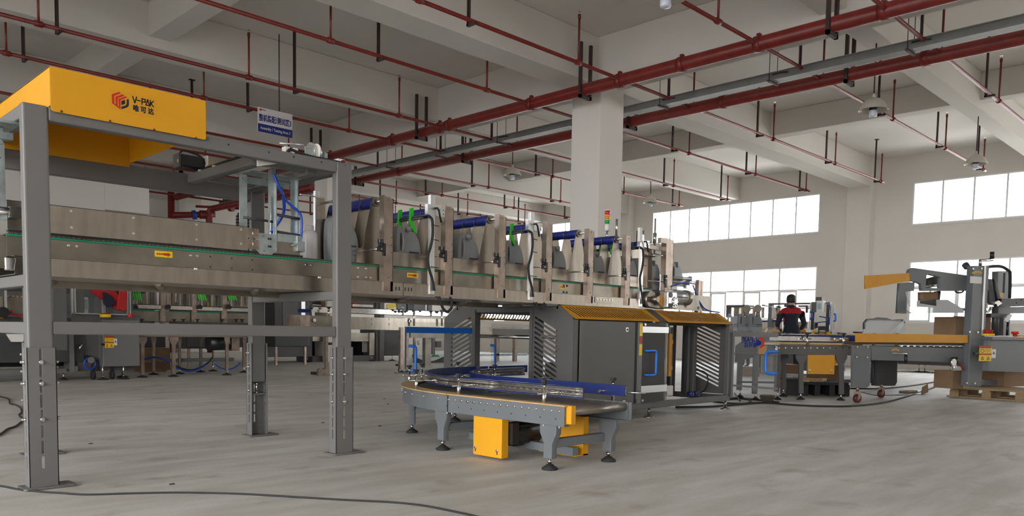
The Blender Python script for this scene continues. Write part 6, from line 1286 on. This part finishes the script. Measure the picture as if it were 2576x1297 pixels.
H.poly('tub', [(70, 690), (270, 690), (240, 775), (120, 775)], 'white', fl, 0.1, 0.1); H.bx('cabinet_edge', 735, 690, 800, 1095, 'frame', fl, -0.1, 0.2); H.rod('wiring', [(150, 1010), (190, 990), (230, 960)], 0.008, 'rubber', fl, -0.3)
# ---------------------------------------------------------------- middle background: belt line, cabinets
V = (740, 750, 6.485)
T = PL((8.0, 12.7), (1, 0), V)
mc = thing('belt_conveyor', 'stainless side conveyor with polished rail seen between the portal post and the packer', 'conveyor', (9, 12.8, 0))
T.bx('side_plate', 100, 272, 260, 468, 'angle', mc, 0.05, 0.5); T.bx('side_plate', 262, 285, 640, 465, 'steeld', mc, 0.0, 0.5); T.bx('side_plate', 620, 308, 1800, 510, 'steel', mc, 0.02, 0.5); T.bx('side_plate', 1780, 330, 2520, 465, 'steel', mc, 0.0, 0.5)
T.bx('side_plate', 1900, 560, 2520, 645, 'steeld', mc, -0.2, 0.05)
T.bx('guide_rail', 282, 178, 2520, 262, 'alum2', mc, -0.1, 0.03); T.bx('black_strip', 282, 168, 2520, 178, 'black', mc, -0.09, 0.03); T.bx('black_strip', 640, 262, 2520, 272, 'black', mc, -0.09, 0.03); T.bx('navy_strip', 70, 172, 275, 232, 'navy', mc, -0.3, 0.03)
for x in (565, 1955, 2410): T.rod('rail_post', [(x, 450 if x > 1000 else 290), (x, 185)], 0.022, 'chrome', mc, 0.08, 8, False)
for x, y in ((285, 150), (565, 150), (1710, 180), (1750, 205), (1810, 205), (1940, 190), (2055, 195), (2330, 215), (2410, 205), (2510, 215)): T.poly('star_knob', [(x-24, y-8), (x+24, y-8), (x+22, y+6), (x+8, y+12), (x+8, y+30), (x-8, y+30), (x-8, y+12), (x-22, y+6)], 'black', mc, 0.0 if x > 1000 else 0.05, 0.04)
T.bx('leg', 518, 618, 556, 1160, 'angle', mc, 0.1, 0.06); T.bx('leg_brace', 556, 718, 700, 762, 'framedk', mc, 0.05, 0.05); T.bx('foot_bar', 395, 1155, 640, 1185, 'angle', mc, 0.12, 0.06, z0=0.0)
T.bx('leg', 1735, 470, 1778, 1148, 'angle', mc, 0.05, 0.06); T.bx('leg', 1832, 465, 1872, 1150, 'angle', mc, -0.1, 0.06); T.bx('leg', 2140, 560, 2235, 1130, 'steeld', mc, -0.3, 0.1)
for x in (1755, 1850, 2190): c = T.w(x, 1150, -0.05); foot(mc, c.x, c.y, max(0.03, c.z), 0.07)
for x, y in ((575, 480), (655, 480)): pass
for x, y in ((1885, 370),): c = T.w(x, y, 0.01); MB().cyl(c, c+T.n*0.02, 0.03, 10).build('bolt', 'chrome', mc)
for x in (1265, 1548): 
    for y in (330, 350, 410, 432): c = T.w(x, y, 0.02); MB().cyl(c, c+T.n*0.006, 0.008, 6).build('hole', 'black', mc)
c = T.w(325, 355, 0.01); MB().cyl(c, c+T.n*0.02, 0.035, 10).build('bolt', 'chrome', mc)
fp = thing('levelling_pad', 'loose black levelling pad on the floor left of the right portal post', 'pad', at(807, 941, z=0)); c = at(807, 941, z=0)
MB().box(c.x-0.16, c.x+0.16, c.y-0.1, c.y+0.1, 0, 0.05).build('pad', 'rubber', fp, 0.01); MB().cyl((c.x-0.04, c.y, 0.05), (c.x-0.04, c.y, 0.11), 0.02, 8).cyl((c.x+0.05, c.y, 0.05), (c.x+0.05, c.y, 0.11), 0.02, 8).build('bolt', 'framedk', fp)
t2 = thing('floor_bar', 'thin steel bar with a small stand lying on the floor left of the curved conveyor', 'bar', at(1040, 940, z=0)); a = at(992, 939, z=0); b_ = at(1060, 940, z=0)
MB().beam(a+Vector((0, 0, 0.012)), b_+Vector((0.4, 0, 0.012)), 0.05, 0.02).build('bar', 'angle', t2); c = at(1003, 936, z=0); MB().cyl((c.x, c.y, 0.02), (c.x, c.y, 0.22), 0.012, 8).box(c.x-0.06, c.x+0.06, c.y-0.03, c.y+0.03, 0.13, 0.17).build('stand', 'black', t2)
dc = thing('background_machine', 'row of dark grey machine cabinets far behind the portal frame', 'machine', (10, 17.8, 0))
T3 = PL((10.4, 17.8), (1, 0), V)
T3.bx('cabinet', -560, -20, 290, 1028, 'cab', dc, 0.0, 0.8, z0=0.14, bevel=0.02); T3.bx('cabinet_post', 190, 0, 290, 1030, 'framedk', dc, 0.04, 0.1, z0=0.14)
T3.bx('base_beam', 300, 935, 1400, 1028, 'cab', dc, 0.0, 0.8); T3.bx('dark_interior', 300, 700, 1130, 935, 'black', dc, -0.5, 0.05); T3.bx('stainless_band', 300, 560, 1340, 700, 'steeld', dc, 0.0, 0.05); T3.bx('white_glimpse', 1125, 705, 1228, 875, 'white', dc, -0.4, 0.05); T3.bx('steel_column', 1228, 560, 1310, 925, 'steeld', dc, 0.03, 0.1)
T3.bx('cabinet', 1345, 515, 1735, 1025, 'framedk', dc, 0.02, 0.8, z0=0.14, bevel=0.02); T3.bx('post', 1340, 20, 1400, 1025, 'cab', dc, 0.05, 0.1); T3.bx('post', 1400, 20, 1470, 1025, 'cab', dc, 0.1, 0.1)
T3.bx('window_unit', -420, 20, 70, 230, 'framedk', dc, 0.05, 0.1); T3.bx('glazing', -360, 60, 0, 200, 'screen', dc, 0.07, 0.06)
T3.bx('upper_panel', 290, -60, 640, 180, 'cab', dc, -0.1, 0.1); T3.bx('upper_panel', 300, 100, 450, 118, 'white', dc, 0.05, 0.05)
T3.poly('orange_board', [(430, 60), (640, 60), (640, 180), (500, 178), (460, 120)], 'card', dc, 0.1, 0.03)
T3.bx('dark_machine', 940, -80, 1350, 215, 'framedk', dc, 0.0, 0.6); T3.bx('red_roll', 950, 145, 1030, 200, 'redcloth', dc, 0.05, 0.05); T3.bx('red_roll', 950, 70, 1040, 100, 'redcloth', dc, 0.05, 0.05); T3.bx('steel_bar', 950, 100, 1290, 138, 'steeld', dc, 0.06, 0.05)
T3.poly('yellow_arm', [(1508, 92), (1655, 92), (1665, 148), (1512, 175)], 'stickery', dc, 0.1, 0.03); T3.poly('grey_arm', [(1665, 70), (1820, 30), (1820, 190), (1680, 200)], 'greyb', dc, 0.08, 0.05, holes=[[(1745, 120), (1810, 150), (1750, 150)]]); T3.bx('dark_post', 1850, -20, 1945, 215, 'framedk', dc, 0.05, 0.1); T3.bx('grey_cabinet', 1950, -20, 2140, 215, 'greyb', dc, 0.0, 0.3); T3.bx('white_edge', 2140, 60, 2165, 215, 'white', dc, 0.02, 0.1); T3.bx('grey_post', 2190, 60, 2250, 200, 'greyb', dc, 0.0, 0.1)
for x in (215, 1265, 1385, 1600): c = T3.w(x, 1030, 0.0); foot(dc, c.x, c.y, 0.16, 0.1)
T3.bx('plinth', 145, 1040, 270, 1085, 'framedk', dc, -0.1, 0.3, z0=0.0)
# clutter behind the acrylic guard and through the packer
cl = thing('background_machine', 'pale steel machine frames with loose cables behind the blue banded acrylic guard', 'machine', (13.5, 16.5, 0))
T4 = PL((13, 16.5), (1, 0), V)
T4.bx('cross_beam', 1960, 905, 3800, 945, 'galv', cl, 0.0, 0.1, z0=None); T4.bx('post', 1960, 600, 1985, 1090, 'angle', cl, 0.0, 0.06, z0=0.0); T4.bx('post', 2255, 640, 2300, 940, 'cab', cl, 0.0, 0.06); T4.bx('grey_box', 2330, 700, 2400, 800, 'framedk', cl, 0.0, 0.1)
T4.bx('white_block', 2040, 690, 2080, 760, 'white', cl, 0.1, 0.1); T4.bx('post', 2900, 560, 2960, 1080, 'angle', cl, 0.0, 0.1, z0=0.0); T4.bx('post', 3300, 540, 3350, 1080, 'angle', cl, 0.0, 0.1, z0=0.0); T4.bx('deck', 2880, 470, 3900, 540, 'steeld', cl, 0.0, 0.5); T4.bx('post', 3600, 540, 3640, 1080, 'angle', cl, 0.3, 0.1, z0=0.0); T4.bx('red_cap', 2295, 1050, 2350, 1095, 'redcloth', cl, 0.3, 0.1, z0=0.0)
T4.poly('green_funnel', [(2285, 920), (2335, 920), (2360, 955), (2245, 955)], 'belt', cl, 0.2, 0.1)
for i in range(7): T4.rod('loose_cable', [(1960+i*12, 960+i*17), (2080, 1010+i*9), (2230, 1040+12*math.sin(i)), (2440, 960+i*18)], 0.018, 'rubber', cl, 0.3)
# far machine behind the taping machine, low along the wall
fm = thing('background_machine', 'long low dark machine by the right wall, seen behind the carton taping machine', 'machine', (21.5, 6.8, 0))
F_ = PL((21.5, 6.0), (0, -1), (2100, 620, 3.088))
F_.bx('dark_bed', 480, 878, 1010, 920, 'framedk', fm, 0.0, 0.8)
for x in (655, 700, 900): c = F_.w(x, 925, -0.1); foot(fm, c.x, c.y, 0.25, 0.12)
# small jugs cluster and bright floor items skipped: nothing stands there in the photograph
# ================================================================ cables and litter on the floor
def floor_cable(label, pts, r, m_='rubber', cat='cable', z=None):
    ps = [at(u, v, z=r) for u, v in pts]; o = MB().tube(smooth_path(ps, 6), r, 6).build('floor_cable', m_); return tag(o, label, cat)
floor_cable('thin black cable lying across the floor in the front left corner', [(-30, 1218), (10, 1223), (60, 1232), (150, 1239), (220, 1243), (330, 1240), (450, 1238), (600, 1241), (740, 1249), (860, 1256), (980, 1262), (1060, 1270), (1140, 1285), (1230, 1305)], 0.005)
floor_cable('loose dark wire snaking on the floor at the left edge', [(-20, 990), (2, 997), (22, 1003), (25, 1014), (40, 1018), (52, 1026), (54, 1036), (48, 1044), (58, 1054), (50, 1063), (38, 1072), (20, 1078), (0, 1092), (-20, 1100)], 0.008)
floor_cable('long black cable curving across the floor from packer to taping machine', [(1700, 1023), (1780, 1022), (1850, 1017), (1920, 1012), (2000, 1018), (2080, 1021), (2150, 1020), (2230, 1010), (2300, 990), (2360, 970), (2400, 958)], 0.012)
floor_cable('black cable running behind the casters towards the pallet', [(2130, 976), (2200, 977), (2270, 972), (2340, 962), (2400, 950), (2430, 946)], 0.012)
floor_cable('short coil of black cable at the foot of the packing machine', [(1795, 1010), (1830, 1004), (1870, 1002), (1890, 1008), (1870, 1014), (1820, 1012), (1800, 1008), (1850, 1000), (1960, 1011)], 0.010)
floor_cable('thin cable on the floor beside the outfeed legs', [(1848, 988), (1856, 1000), (1862, 1008)], 0.010)
fc = thing('flat_cardboard', 'torn flat cardboard with a folded flap on the floor between casters and pallet', 'cardboard', at(2290, 985, z=0))
p = [at(2160, 984, z=0.004), at(2260, 976, z=0.004), at(2330, 982, z=0.004), at(2320, 992, z=0.004), at(2200, 994, z=0.004)]
MB().add([(q.x, q.y, 0.002) for q in p]+[(q.x, q.y, 0.010) for q in p], [(4, 3, 2, 1, 0), (5, 6, 7, 8, 9)]+[(i, (i+1) % 5, 5+(i+1) % 5, 5+i) for i in range(5)]).build('sheet', 'framedk', fc)
S5 = PL(at(2330, 990, z=0).xy, (1, -1), (2100, 620, 3.088)); S5.poly('folded_flap', [(670, 1138), (680, 1090), (722, 1065), (726, 1130), (700, 1140)], 'card', fc, 0.0, 0.012)
q = at(2285, 987, z=0.01); MB().box(q.x-0.2, q.x+0.2, q.y-0.08, q.y+0.08, 0.01, 0.045).build('crumpled_piece', 'card', fc, 0.015)
lt = [(228, 1116), (432, 1218), (812, 1063), (976, 1016), (967, 1003), (955, 1071)]
for i, (u, v) in enumerate(lt):
    c = at(u, v, z=0); o = MB().box(c.x-0.012, c.x+0.014, c.y-0.005, c.y+0.006, 0, 0.006).build('floor_scrap', 'framedk'); tag(o, ['tiny dark scrap on the floor between the left front and rear legs', 'tiny dark scrap on the floor near the front cable', 'tiny scrap on the floor left of the right portal post foot', 'tiny sliver on the floor left of the curved conveyor feet', 'small dark sliver just behind its twin left of the curved conveyor', 'tiny pale sliver right of the portal foot'][i], 'scrap')
